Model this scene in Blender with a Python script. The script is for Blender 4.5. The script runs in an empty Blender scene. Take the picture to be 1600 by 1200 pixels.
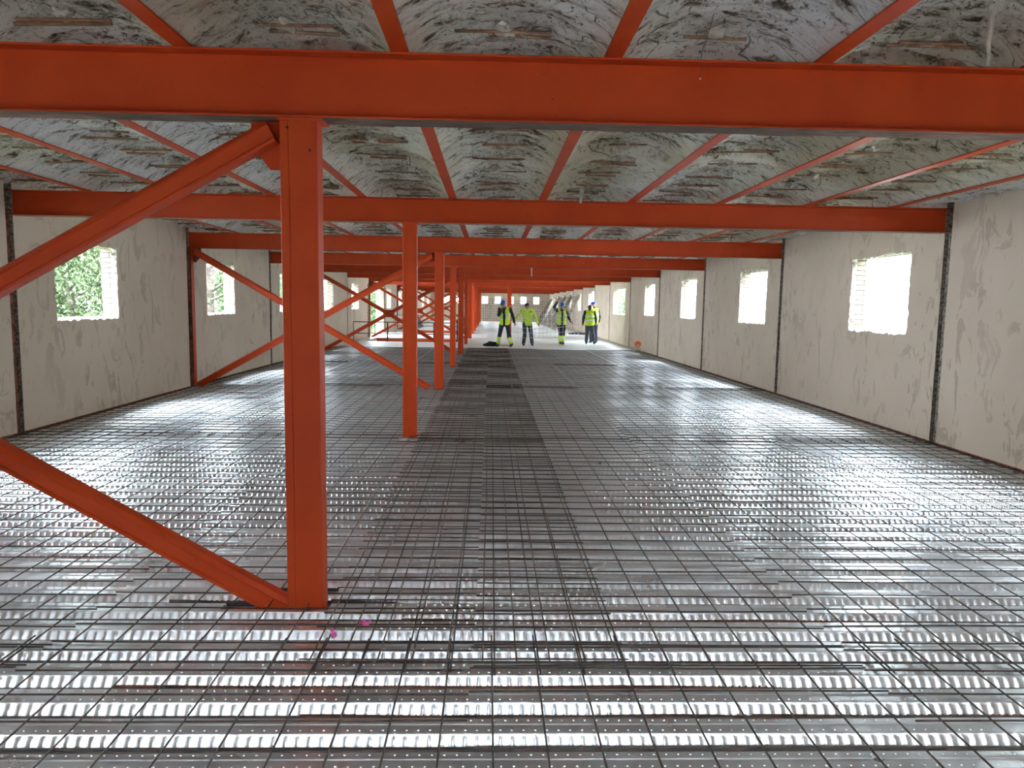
import bpy, bmesh, math, random
import numpy as np
from mathutils import Vector, Matrix

random.seed(7)
rng = np.random.default_rng(11)
SC = bpy.context.scene
COL = SC.collection

# ------------------------------------------------------------------ camera
F_PX = 1150.0
H = 1.65
cam_d = bpy.data.cameras.new('camera')
cam = bpy.data.objects.new('camera', cam_d)
COL.objects.link(cam)
cam_d.sensor_fit = 'HORIZONTAL'
cam_d.sensor_width = 36.0
cam_d.lens = 36.0 * F_PX / 1600.0
cam_d.clip_start = 0.05
cam_d.clip_end = 500
SC.camera = cam
yw = Vector((767 - 800, 600 - 475, -F_PX)).normalized()
xw = Vector((1.0, -0.0125, 0.0))
xw.z = -(xw.x * yw.x + xw.y * yw.y) / yw.z
xw.normalize()
zw = xw.cross(yw).normalized()
R3 = Matrix((xw, yw, zw))
cam.matrix_world = Matrix.Translation((0, 0, H)) @ R3.to_4x4()

# ------------------------------------------------------------------ world and exposure
world = bpy.data.worlds.new('overcast_sky')
SC.world = world
world.use_nodes = True
wn = world.node_tree
wn.nodes.clear()
wo = wn.nodes.new('ShaderNodeOutputWorld')
wb = wn.nodes.new('ShaderNodeBackground')
wb.inputs['Color'].default_value = (0.79, 0.905, 1.0, 1)
wb.inputs['Strength'].default_value = 1.0
wn.links.new(wb.outputs[0], wo.inputs[0])
SC.view_settings.view_transform = 'Standard'
SC.view_settings.look = 'None'
SC.view_settings.gamma = 1.0
SC.view_settings.use_curve_mapping = False
SC.view_settings.exposure = 5.75
SC.cycles.use_denoising = True
SC.cycles.max_bounces = 9
SC.cycles.blur_glossy = 0.6
SC.cycles.diffuse_bounces = 7
SC.cycles.glossy_bounces = 4
SC.cycles.sample_clamp_indirect = 6.0
SC.cycles.caustics_reflective = True
SC.cycles.caustics_refractive = False

# ------------------------------------------------------------------ room numbers
BAY = 5.11
YF = [3.83 + BAY * k for k in range(-3, 14)]     # frame lines, YF[3] is the nearest beam
NB = 3
XL, XR = -5.65, 5.55
Y0, Y1 = YF[0], YF[-1]
ZB0, ZB1 = 2.60, 2.89                            # main beams
ZTOP = 3.24
def zoff(y):
    """the nearest main beam is a deeper section: its underside hangs a little lower"""
    return -.036 if abs(y - YF[NB]) < .5 else 0.0

DECK_END = 27.1
XC = -0.98
JOIST_X = [0.60 + 1.07 * k for k in range(-5, 5)]

def portal(x0, x1, y, z0, z1, side):
    l = bpy.data.lights.new('portal', 'AREA')
    l.shape = 'RECTANGLE'
    o = bpy.data.objects.new('daylight_portal', l)
    COL.objects.link(o)
    l.cycles.is_portal = True
    if side in 'LR':
        l.size, l.size_y = x1 - x0, z1 - z0
        o.location = (y, (x0 + x1) / 2, (z0 + z1) / 2)
        d = Vector((1, 0, 0)) if side == 'L' else Vector((-1, 0, 0))
    else:
        l.size, l.size_y = x1 - x0, z1 - z0
        o.location = ((x0 + x1) / 2, y, (z0 + z1) / 2)
        d = Vector((0, 1, 0)) if side == 'B' else Vector((0, -1, 0))
    o.rotation_euler = d.to_track_quat('-Z', 'Z').to_euler()
    if side in 'LR':
        # make the local X axis run along the wall
        zc = -d
        xc = Vector((0, 1, 0)); yc = zc.cross(xc)
        o.rotation_euler = Matrix((xc, yc, zc)).transposed().to_euler()
    else:
        zc = -d
        xc = Vector((1, 0, 0)); yc = zc.cross(xc)
        o.rotation_euler = Matrix((xc, yc, zc)).transposed().to_euler()

# windows: (bay start index in YF, y0, y1, z0, z1)
WIN_R, WIN_L = [], []
for k, yf in enumerate(YF[:-1]):
    a, b = yf + 0.76, yf + 2.36
    zr0, zr1, zl0, zl1 = 1.33, 2.45, 1.345, 2.42
    if k < NB:
        continue                                 # blank wall behind the viewer, windows left out to darken the nearest beam
    if k == NB + 5:                                   # Y 29.4: wider window on the right
        WIN_R.append((k, yf + 1.1, yf + 4.1, 1.28, 2.43))
    elif k == NB + 6:
        pass
    elif k == NB + 7:
        WIN_R.append((k, yf + 0.25, yf + 2.5, 1.20, 2.45))
    else:
        WIN_R.append((k, a, b, zr0, zr1))
    if k == NB + 6:
        pass                                     # doorway bay on the left, see below
    else:
        WIN_L.append((k, a + .10, b + .10, zl0, zl1))
DOOR_L = (NB + 6, 34.6, 39.3, 0.0, 2.50)
for (_, a, b, z0, z1) in WIN_R:
    portal(a, b, XR + 0.23, z0, z1, 'R')
for (_, a, b, z0, z1) in WIN_L + [DOOR_L]:
    portal(a, b, XL - 0.23, z0, z1, 'L')
SLOT = (-3.25, -2.4)        # unseen roof gap added behind the viewer to brighten the near deck webs
BACKS = []
for q in BACKS:
    portal(q[0], q[1], Y0 - 0.25, q[2], q[3], 'B')
l = bpy.data.lights.new('portal', 'AREA'); l.shape = 'RECTANGLE'; l.cycles.is_portal = True
l.size, l.size_y = XR - XL, SLOT[1] - SLOT[0]
o = bpy.data.objects.new('daylight_portal', l); COL.objects.link(o); o.location = ((XL + XR) / 2, (SLOT[0] + SLOT[1]) / 2, 3.5)
END_W = [(.39 + 1.22 * k, .91 + 1.22 * k) for k in range(-4, 4)]

# ------------------------------------------------------------------ node helpers
def new_mat(name):
    m = bpy.data.materials.new(name)
    m.use_nodes = True
    nt = m.node_tree
    b = nt.nodes['Principled BSDF']
    return m, nt, b

def N(nt, t, **kw):
    n = nt.nodes.new(t)
    for k, v in kw.items():
        if k.startswith('_'):
            setattr(n, k[1:], v)
        else:
            n.inputs[k.replace('__', ' ')].default_value = v
    return n

def ramp(nt, src, stops, interp='LINEAR'):
    r = nt.nodes.new('ShaderNodeValToRGB')
    r.color_ramp.interpolation = interp
    e = r.color_ramp.elements
    while len(e) < len(stops):
        e.new(0.5)
    for i, (p, c) in enumerate(stops):
        e[i].position = p
        e[i].color = tuple(c) + (1,) if len(c) == 3 else c
    nt.links.new(src, r.inputs['Fac'])
    return r

def mapping(nt, scale=(1, 1, 1), rot=(0, 0, 0), loc=(0, 0, 0)):
    tc = nt.nodes.new('ShaderNodeTexCoord')
    mp = nt.nodes.new('ShaderNodeMapping')
    mp.inputs['Scale'].default_value = scale
    mp.inputs['Rotation'].default_value = rot
    mp.inputs['Location'].default_value = loc
    nt.links.new(tc.outputs['Object'], mp.inputs['Vector'])
    return mp

def noise(nt, vec, scale, detail=4, rough=0.55, dist=0.0):
    n = nt.nodes.new('ShaderNodeTexNoise')
    n.inputs['Scale'].default_value = scale
    n.inputs['Detail'].default_value = detail
    n.inputs['Roughness'].default_value = rough
    n.inputs['Distortion'].default_value = dist
    if vec is not None:
        nt.links.new(vec, n.inputs['Vector'])
    return n

def mixc(nt, fac, a, b, mode='MIX'):
    m = nt.nodes.new('ShaderNodeMix')
    m.data_type = 'RGBA'
    m.blend_type = mode
    for sock, v in ((m.inputs[0], fac), (m.inputs[6], a), (m.inputs[7], b)):
        if hasattr(v, 'links'):
            nt.links.new(v, sock)
        elif isinstance(v, (int, float)):
            sock.default_value = v
        else:
            sock.default_value = tuple(v) + (1,)
    return m.outputs[2]

def bump(nt, b, h, strength, dist=0.01):
    bp = nt.nodes.new('ShaderNodeBump')
    bp.inputs['Strength'].default_value = strength
    bp.inputs['Distance'].default_value = dist
    nt.links.new(h, bp.inputs['Height'])
    nt.links.new(bp.outputs[0], b.inputs['Normal'])

def srgb(r, g, b):
    def f(c):
        c /= 255.0
        return c / 12.92 if c <= 0.04045 else ((c + 0.055) / 1.055) ** 2.4
    return (f(r), f(g), f(b))

def plain(name, col, rough=0.6, metal=0.0, var=0.15, scale=8.0):
    m, nt, b = new_mat(name)
    mp = mapping(nt)
    n = noise(nt, mp.outputs[0], scale, 5)
    r = ramp(nt, n.outputs['Fac'], [(0.3, tuple(c * (1 - var) for c in col)), (0.7, tuple(min(1, c * (1 + var)) for c in col))])
    nt.links.new(r.outputs[0], b.inputs['Base Color'])
    b.inputs['Roughness'].default_value = rough
    b.inputs['Metallic'].default_value = metal
    return m

# ------------------------------------------------------------------ materials
def mat_paint():
    m, nt, b = new_mat('orange_red_primer')
    mp = mapping(nt)
    n = noise(nt, mp.outputs[0], 3.0, 6)
    base = ramp(nt, n.outputs['Fac'], [(0.3, (0.48, 0.049, 0.009)), (0.7, (0.56, 0.066, 0.012))])
    n2 = noise(nt, mp.outputs[0], 26, 3)
    spot = ramp(nt, n2.outputs['Fac'], [(0.24, (1, 1, 1)), (0.28, (0, 0, 0))])
    c = mixc(nt, spot.outputs[0], base.outputs[0], (0.10, 0.035, 0.02))
    nt.links.new(c, b.inputs['Base Color'])
    n3 = noise(nt, mp.outputs[0], 160, 2)
    bump(nt, b, n3.outputs['Fac'], 0.12, 0.002)
    b.inputs['Roughness'].default_value = 0.5
    b.inputs['Specular IOR Level'].default_value = 0.22
    return m
M_PAINT = mat_paint()

def mat_underside():
    m, nt, b = new_mat('unpainted_beam_underside')
    mp = mapping(nt, (1, 6, 1))
    n = noise(nt, mp.outputs[0], 6, 8, 0.7)
    r = ramp(nt, n.outputs['Fac'], [(0.33, (0.07, 0.04, 0.03)), (0.46, (0.36, 0.19, 0.13)), (0.62, (0.48, 0.30, 0.22)), (0.8, (0.5, 0.42, 0.34))])
    mpl = mapping(nt, (.35, 1, 1), loc=(.4, 0, 0))
    nl = noise(nt, mpl.outputs[0], 1.3, 3)
    rl = ramp(nt, nl.outputs['Fac'], [(0.42, (1, 1, 1)), (0.56, (0.30, 0.30, 0.29))])
    nt.links.new(mixc(nt, 1.0, r.outputs[0], rl.outputs[0], 'MULTIPLY'), b.inputs['Base Color'])
    b.inputs['Roughness'].default_value = 0.9
    bump(nt, b, n.outputs['Fac'], 0.6, 0.01)
    return m
M_UNDER = mat_underside()

def mat_vault():
    m, nt, b = new_mat('old_plaster_vault')
    def math_(op, x, y=None, clamp=False):
        n = nt.nodes.new('ShaderNodeMath'); n.operation = op; n.use_clamp = clamp
        for i, v in enumerate((x, y)):
            if v is None: continue
            if hasattr(v, 'links'): nt.links.new(v, n.inputs[i])
            else: n.inputs[i].default_value = v
        return n.outputs[0]
    tc = nt.nodes.new('ShaderNodeTexCoord')
    sx = nt.nodes.new('ShaderNodeSeparateXYZ'); nt.links.new(tc.outputs['Object'], sx.inputs[0])
    # crown of every vault painted darker: straw, and the shadows around the canes
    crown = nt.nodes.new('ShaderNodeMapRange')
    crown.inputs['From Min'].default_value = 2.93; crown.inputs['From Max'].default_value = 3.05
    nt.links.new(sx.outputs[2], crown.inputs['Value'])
    mp = mapping(nt, (2.3, 7.0, 2.6))
    n1 = noise(nt, mp.outputs[0], 1.9, 14, 0.76, 0.25)
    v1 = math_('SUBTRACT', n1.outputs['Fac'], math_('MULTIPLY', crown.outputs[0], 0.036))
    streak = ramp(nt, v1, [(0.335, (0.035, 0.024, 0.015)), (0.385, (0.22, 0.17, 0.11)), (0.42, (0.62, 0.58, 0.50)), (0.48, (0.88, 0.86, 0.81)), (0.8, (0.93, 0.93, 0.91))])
    mp2 = mapping(nt, (0.9, 0.30, 0.3), loc=(3.1, 0, 0))
    n2 = noise(nt, mp2.outputs[0], 0.75, 3)
    tone = ramp(nt, n2.outputs['Fac'], [(0.36, (0.66, 0.58, 0.44)), (0.50, (0.96, 0.92, 0.84)), (0.60, (0.97, 0.98, 1.0))])
    c = mixc(nt, 1.0, streak.outputs[0], tone.outputs[0], 'MULTIPLY')
    mp3 = mapping(nt, (4, 15, 5))
    n3 = noise(nt, mp3.outputs[0], 2.4, 9, 0.75, 1.6)
    fib = ramp(nt, n3.outputs['Fac'], [(0.335, (0.9, 0.9, 0.9)), (0.385, (0, 0, 0))])
    c = mixc(nt, fib.outputs[0], c, (0.06, 0.042, 0.026))
    # blotches of damp
    n4 = noise(nt, mp2.outputs[0], 5.5, 8, 0.7, 1.0)
    bl = ramp(nt, n4.outputs['Fac'], [(0.60, (0, 0, 0)), (0.72, (0.6, 0.6, 0.6))])
    c = mixc(nt, bl.outputs[0], c, (0.34, 0.27, 0.18))
    # thin curved cracks
    mp5 = mapping(nt, (1.2, 2.6, 1.2))
    vo = nt.nodes.new('ShaderNodeTexVoronoi'); vo.feature = 'DISTANCE_TO_EDGE'; vo.inputs['Scale'].default_value = 0.75
    nd = noise(nt, mp5.outputs[0], 1.2, 3, 0.5)
    ad = nt.nodes.new('ShaderNodeVectorMath'); ad.operation = 'ADD'
    nt.links.new(mp5.outputs[0], ad.inputs[0]); nt.links.new(nd.outputs['Color'], ad.inputs[1])
    nt.links.new(ad.outputs[0], vo.inputs['Vector'])
    ck = ramp(nt, vo.outputs['Distance'], [(0.0, (0.9, 0.9, 0.9)), (0.008, (0, 0, 0))])
    c = mixc(nt, ck.outputs[0], c, (0.05, 0.035, 0.025))
    nt.links.new(c, b.inputs['Base Color'])
    b.inputs['Roughness'].default_value = 0.95
    n6 = noise(nt, tc.outputs['Object'], 34, 6, 0.75)
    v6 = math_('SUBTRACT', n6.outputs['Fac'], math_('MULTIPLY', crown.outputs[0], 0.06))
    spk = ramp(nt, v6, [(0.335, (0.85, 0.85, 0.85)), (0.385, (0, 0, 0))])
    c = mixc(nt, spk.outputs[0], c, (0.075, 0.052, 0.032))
    nt.links.new(c, b.inputs['Base Color'])
    h = math_('ADD', math_('ADD', n1.outputs['Fac'], n3.outputs['Fac']), math_('MULTIPLY', ck.outputs[0], -.3))
    bump(nt, b, h, 0.8, 0.035)
    return m
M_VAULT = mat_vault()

def mat_wall(name, seed):
    m, nt, b = new_mat(name)
    mp = mapping(nt, (1, 1, 1), loc=(seed, seed * 2, 0))
    n0 = noise(nt, mp.outputs[0], 0.7, 4)
    base = ramp(nt, n0.outputs['Fac'], [(0.3, (0.57, 0.475, 0.38)), (0.7, (0.65, 0.55, 0.445))])
    mp1 = mapping(nt, (1.5, 1.5, 0.8), loc=(seed, 0, seed))
    n1 = noise(nt, mp1.outputs[0], 1.9, 7, 0.62, 1.6)
    st = ramp(nt, n1.outputs['Fac'], [(0.555, (0, 0, 0)), (0.585, (0.8, 0.8, 0.8)), (0.62, (0.55, 0.55, 0.55)), (0.7, (0.9, 0.9, 0.9))])
    nm = noise(nt, mp1.outputs[0], 0.55, 2)
    mk = ramp(nt, nm.outputs['Fac'], [(0.38, (0.12, 0.12, 0.12)), (0.6, (0.8, 0.8, 0.8))])
    ff = nt.nodes.new('ShaderNodeMath'); ff.operation = 'MULTIPLY'
    nt.links.new(st.outputs[0], ff.inputs[0]); nt.links.new(mk.outputs[0], ff.inputs[1])
    c = mixc(nt, ff.outputs[0], base.outputs[0], (0.33, 0.265, 0.20))
    mp2 = mapping(nt, (6, 6, 2.0))
    n2 = noise(nt, mp2.outputs[0], 2.6, 6, 0.7)
    sp = ramp(nt, n2.outputs['Fac'], [(0.63, (0, 0, 0)), (0.70, (0.45, 0.45, 0.45))])
    c = mixc(nt, sp.outputs[0], c, (0.33, 0.27, 0.21))
    nt.links.new(c, b.inputs['Base Color'])
    b.inputs['Roughness'].default_value = 0.85
    bump(nt, b, n1.outputs['Fac'], 0.25, 0.01)
    return m
M_WALL = mat_wall('stained_plaster', 1.3)

def mat_rough(name, dark, light, scale):
    m, nt, b = new_mat(name)
    mp = mapping(nt)
    n = noise(nt, mp.outputs[0], scale, 6, 0.7)
    r = ramp(nt, n.outputs['Fac'], [(0.42, dark), (0.50, tuple((a + c) / 2 for a, c in zip(dark, light))), (0.60, light)])
    nt.links.new(r.outputs[0], b.inputs['Base Color'])
    b.inputs['Roughness'].default_value = 0.95
    bump(nt, b, n.outputs['Fac'], 0.8, 0.02)
    return m
M_AGG = mat_rough('exposed_aggregate', (0.13, 0.10, 0.08), (0.46, 0.40, 0.33), 30)
M_RUSTCOL = mat_rough('rusty_steel', (0.10, 0.045, 0.03), (0.33, 0.12, 0.07), 14)
M_MORTAR = mat_rough('broken_plaster_edge', (0.22, 0.19, 0.15), (0.66, 0.60, 0.52), 18)

def mat_brick(name, c1, c2, cm):
    m, nt, b = new_mat(name)
    tc = nt.nodes.new('ShaderNodeTexCoord')
    sx = nt.nodes.new('ShaderNodeSeparateXYZ')
    nt.links.new(tc.outputs['Object'], sx.inputs[0])
    ad = nt.nodes.new('ShaderNodeMath'); ad.operation = 'ADD'
    nt.links.new(sx.outputs[0], ad.inputs[0]); nt.links.new(sx.outputs[1], ad.inputs[1])
    cb = nt.nodes.new('ShaderNodeCombineXYZ')
    nt.links.new(ad.outputs[0], cb.inputs[0]); nt.links.new(sx.outputs[2], cb.inputs[1])
    br = nt.nodes.new('ShaderNodeTexBrick')
    br.inputs['Scale'].default_value = 1.0
    br.inputs['Brick Width'].default_value = 0.25
    br.inputs['Row Height'].default_value = 0.075
    br.inputs['Mortar Size'].default_value = 0.006
    br.inputs['Color1'].default_value = c1 + (1,)
    br.inputs['Color2'].default_value = c2 + (1,)
    br.inputs['Mortar'].default_value = cm + (1,)
    nt.links.new(cb.outputs[0], br.inputs['Vector'])
    nt.links.new(br.outputs['Color'], b.inputs['Base Color'])
    b.inputs['Roughness'].default_value = 0.9
    bump(nt, b, br.outputs['Fac'], -0.6, 0.01)
    return m
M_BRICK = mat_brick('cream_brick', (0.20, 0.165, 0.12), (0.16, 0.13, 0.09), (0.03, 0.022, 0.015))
M_BRICKB = mat_brick('old_brown_brick', (0.30, 0.22, 0.14), (0.24, 0.17, 0.11), (0.05, 0.04, 0.03))

def mat_deck():
    m, nt, b = new_mat('galvanised_steel_deck')
    mp = mapping(nt, (1, 1, 1))
    n = noise(nt, mp.outputs[0], 2.2, 6, 0.6)
    c = ramp(nt, n.outputs['Fac'], [(0.3, (0.70, 0.75, 0.79)), (0.7, (0.84, 0.88, 0.91))])
    n2 = noise(nt, mp.outputs[0], 0.8, 4, 0.6, 0.5)
    pk = ramp(nt, n2.outputs['Fac'], [(0.62, (0, 0, 0)), (0.72, (0.45, 0.45, 0.45))])
    cc = mixc(nt, pk.outputs[0], c.outputs[0], (0.55, 0.36, 0.32))
    nt.links.new(cc, b.inputs['Base Color'])
    b.inputs['Metallic'].default_value = 0.9
    rr = ramp(nt, n.outputs['Fac'], [(0.3, (0.26, 0.26, 0.26)), (0.7, (0.40, 0.40, 0.40))])
    nt.links.new(rr.outputs[0], b.inputs['Roughness'])
    n3 = noise(nt, mp.outputs[0], 14, 3)
    bump(nt, b, n3.outputs['Fac'], 0.05, 0.01)
    return m
M_DECK = mat_deck()

def mat_rebar(name, a, c):
    m, nt, b = new_mat(name)
    mp = mapping(nt)
    n = noise(nt, mp.outputs[0], 7, 5, 0.6)
    r = ramp(nt, n.outputs['Fac'], [(0.35, a), (0.7, c)])
    nt.links.new(r.outputs[0], b.inputs['Base Color'])
    b.inputs['Metallic'].default_value = 0.35
    b.inputs['Roughness'].default_value = 0.6
    return m
M_WIRE = mat_rebar('dark_steel_wire', (0.045, 0.036, 0.032), (0.13, 0.10, 0.085))
M_WIRE2 = mat_rebar('rusting_steel_wire', (0.055, 0.038, 0.030), (0.15, 0.095, 0.065))
M_RUSTBAR = mat_rebar('rusted_ribbed_bar', (0.07, 0.032, 0.020), (0.20, 0.085, 0.045))
M_WIREPALE = mat_rebar('bare_steel_wire', (0.55, 0.54, 0.52), (0.75, 0.74, 0.71))
M_BLACK = plain('black_painted_steel', (0.02, 0.02, 0.022), 0.5, 0.3)

def mat_slab():
    m, nt, b = new_mat('fresh_concrete_slab')
    mp = mapping(nt)
    n = noise(nt, mp.outputs[0], 0.6, 7, 0.6)
    r = ramp(nt, n.outputs['Fac'], [(0.3, (0.40, 0.40, 0.39)), (0.7, (0.56, 0.56, 0.55))])
    nt.links.new(r.outputs[0], b.inputs['Base Color'])
    rr = ramp(nt, n.outputs['Fac'], [(0.35, (0.30, 0.30, 0.30)), (0.65, (0.6, 0.6, 0.6))])
    nt.links.new(rr.outputs[0], b.inputs['Roughness'])
    return m
M_SLAB = mat_slab()
M_DARK = plain('dark_cavity_concrete', (0.05, 0.045, 0.04), 0.95)
M_CANE = plain('brown_cane', (0.23, 0.125, 0.062), 0.8, 0, 0.55, 14)
M_LUMP = plain('plaster_lump', (0.52, 0.47, 0.38), 0.95, 0, 0.3, 20)
M_WHITE = plain('white_render', (0.80, 0.80, 0.78), 0.9, 0, 0.04, 1)
M_GLASSD = plain('dim_window_glass', (0.10, 0.11, 0.11), 0.2)
M_GROUND = plain('grass_ground', (0.10, 0.13, 0.07), 0.95, 0, 0.4, 0.6)
M_BARK = mat_rough('pine_bark', (0.035, 0.026, 0.020), (0.10, 0.08, 0.065), 6)

def mat_leaf(name, a, c):
    m, nt, b = new_mat(name)
    mp = mapping(nt)
    n = noise(nt, mp.outputs[0], 2.2, 5, 0.7)
    r = ramp(nt, n.outputs['Fac'], [(0.35, a), (0.68, c)])
    nt.links.new(r.outputs[0], b.inputs['Base Color'])
    b.inputs['Roughness'].default_value = 0.8
    return m
M_LEAF = mat_leaf('green_needles', (0.035, 0.055, 0.020), (0.085, 0.125, 0.045))

# ------------------------------------------------------------------ object helpers
def link(name, me, mat=None, parent=None):
    o = bpy.data.objects.new(name, me)
    COL.objects.link(o)
    if mat is not None:
        for x in (mat if isinstance(mat, (list, tuple)) else [mat]):
            me.materials.append(x)
    if parent is not None:
        o.parent = parent
    return o

def tag(o, label, cat, group=None, kind=None):
    o['label'] = label
    o['category'] = cat
    if group: o['group'] = group
    if kind: o['kind'] = kind
    return o

def empty(name, loc=(0, 0, 0), rz=0.0):
    o = bpy.data.objects.new(name, None)
    o.empty_display_size = 0.1
    COL.objects.link(o)
    o.location = loc
    o.rotation_euler = (0, 0, rz)
    return o

class MB:
    def __init__(s):
        s.v, s.f, s.mi = [], [], []
    def quad(s, a, b, c, d, mi=0):
        n = len(s.v)
        s.v += [tuple(a), tuple(b), tuple(c), tuple(d)]
        s.f.append((n, n + 1, n + 2, n + 3)); s.mi.append(mi)
    def box(s, x0, x1, y0, y1, z0, z1, mi=0, mbot=None):
        n = len(s.v)
        s.v += [(x0, y0, z0), (x1, y0, z0), (x1, y1, z0), (x0, y1, z0), (x0, y0, z1), (x1, y0, z1), (x1, y1, z1), (x0, y1, z1)]
        for k, f in enumerate([(0, 3, 2, 1), (4, 5, 6, 7), (0, 1, 5, 4), (1, 2, 6, 5), (2, 3, 7, 6), (3, 0, 4, 7)]):
            s.f.append(tuple(n + i for i in f)); s.mi.append(mbot if (k == 0 and mbot is not None) else mi)
    def prism(s, prof, p0, p1, up=(0, 0, 1), mi=0):
        """extrude a 2D profile (side, up) from p0 to p1"""
        p0, p1 = Vector(p0), Vector(p1)
        d = (p1 - p0).normalized()
        u = Vector(up); sd = d.cross(u).normalized(); u = sd.cross(d).normalized()
        n = len(s.v); k = len(prof)
        for p in (p0, p1):
            for (a, b) in prof:
                s.v.append(tuple(p + sd * a + u * b))
        for i in range(k):
            j = (i + 1) % k
            s.f.append((n + i, n + j, n + k + j, n + k + i)); s.mi.append(mi)
        s.f.append(tuple(n + i for i in range(k))[::-1]); s.mi.append(mi)
        s.f.append(tuple(n + k + i for i in range(k))); s.mi.append(mi)
    def bar(s, p0, p1, r, n=6, mi=0):
        d = Vector(p1) - Vector(p0)
        up = (0, 0, 1) if abs(d.normalized().z) < 0.95 else (0, 1, 0)
        s.prism([(r * math.cos(2 * math.pi * i / n), r * math.sin(2 * math.pi * i / n)) for i in range(n)], p0, p1, up, mi)
    def tube(s, pts, r, n=6, mi=0):
        for a, b in zip(pts[:-1], pts[1:]):
            s.bar(a, b, r, n, mi)
    def mesh(s, name):
        me = bpy.data.meshes.new(name)
        me.from_pydata(s.v, [], s.f)
        me.polygons.foreach_set('material_index', s.mi)
        me.update()
        return me
    def build(s, name, mat, parent=None, fix=True):
        me = s.mesh(name)
        if fix:
            bm = bmesh.new(); bm.from_mesh(me)
            bmesh.ops.recalc_face_normals(bm, faces=bm.faces)
            bm.to_mesh(me); bm.free()
        return link(name, me, mat, parent)

def bevel(o, w=0.004, seg=2):
    md = o.modifiers.new('bevel', 'BEVEL')
    md.width = w; md.segments = seg; md.limit_method = 'ANGLE'
    return o

ORD = ['nearest', 'second', 'third', 'fourth', 'fifth', 'sixth', 'seventh', 'eighth', 'ninth', 'tenth', 'eleventh', 'twelfth', 'thirteenth', 'fourteenth', 'fifteenth']

# numpy value noise
def vnoise(x, y, seed=0):
    xi, yi = np.floor(x).astype(np.int64), np.floor(y).astype(np.int64)
    fx, fy = x - xi, y - yi
    fx, fy = fx * fx * (3 - 2 * fx), fy * fy * (3 - 2 * fy)
    def h(a, b):
        v = np.sin(a * 127.1 + b * 311.7 + seed * 74.7) * 43758.5453
        return v - np.floor(v)
    return (h(xi, yi) * (1 - fx) + h(xi + 1, yi) * fx) * (1 - fy) + (h(xi, yi + 1) * (1 - fx) + h(xi + 1, yi + 1) * fx) * fy
def fbm(x, y, seed=0, o=4):
    t = 0; a = 0.5
    for i in range(o):
        t = t + a * (vnoise(x * 2 ** i, y * 2 ** i, seed + i) - 0.5); a *= 0.55
    return t

def grid_mesh(name, X, Y, Z, mat, parent=None, smooth=True):
    ny, nx = X.shape
    me = bpy.data.meshes.new(name)
    co = np.stack([X, Y, Z], -1).reshape(-1, 3).astype(np.float32)
    idx = np.arange(ny * nx).reshape(ny, nx)
    q = np.stack([idx[:-1, :-1], idx[:-1, 1:], idx[1:, 1:], idx[1:, :-1]], -1).reshape(-1, 4)
    me.vertices.add(len(co)); me.vertices.foreach_set('co', co.ravel())
    me.loops.add(q.size); me.loops.foreach_set('vertex_index', q.ravel().astype(np.int32))
    me.polygons.add(len(q))
    me.polygons.foreach_set('loop_start', np.arange(0, q.size, 4, dtype=np.int32))
    me.polygons.foreach_set('use_smooth', np.full(len(q), smooth))
    me.update(calc_edges=True); me.validate()
    return link(name, me, mat, parent)

# ================================================================== SETTING
# ---- walls with rough window openings
def ring(mb, P, inner, rect, x, mi, flip):
    """fill between a jittered inner loop and an outer rectangle in the wall plane (y, z)"""
    a0, a1, b0, b1 = rect
    n = len(inner)
    cy = sum(p[0] for p in inner) / n; cz = sum(p[1] for p in inner) / n
    outer = []
    for (y, z) in inner:
        dy, dz = y - cy, z - cz
        t = 1e9
        if dy > 1e-6: t = min(t, (a1 - cy) / dy)
        if dy < -1e-6: t = min(t, (a0 - cy) / dy)
        if dz > 1e-6: t = min(t, (b1 - cz) / dz)
        if dz < -1e-6: t = min(t, (b0 - cz) / dz)
        outer.append([cy + dy * t, cz + dz * t])
    for c in ((a0, b0), (a1, b0), (a1, b1), (a0, b1)):        # snap one point to each corner
        k = min(range(n), key=lambda i: (outer[i][0] - c[0]) ** 2 + (outer[i][1] - c[1]) ** 2)
        outer[k] = [c[0], c[1]]
    for i in range(n):
        j = (i + 1) % n
        mb.quad((x, *inner[i]), (x, *inner[j]), (x, *outer[j]), (x, *outer[i]), mi)

def rough_loop(y0, y1, z0, z1, amp, rnd, step=0.05, slant=0.0):
    pts = []
    ny, nz = max(4, int((y1 - y0) / step)), max(4, int((z1 - z0) / step))
    def j(): return rnd.uniform(-amp, amp)
    lo = rnd.uniform(-amp, amp)
    for i in range(ny): pts.append((y0 + (y1 - y0) * i / ny + j() * .4, z0 + j()))
    for i in range(nz): pts.append((y1 + j(), z0 + (z1 - z0) * i / nz + j() * .4))
    for i in range(ny): pts.append((y1 - (y1 - y0) * i / ny + j() * .4, z1 + j() + slant * (1 - i / ny)))
    for i in range(nz): pts.append((y0 + j(), z1 - (z1 - z0) * i / nz + j() * .4))
    return pts

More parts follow.
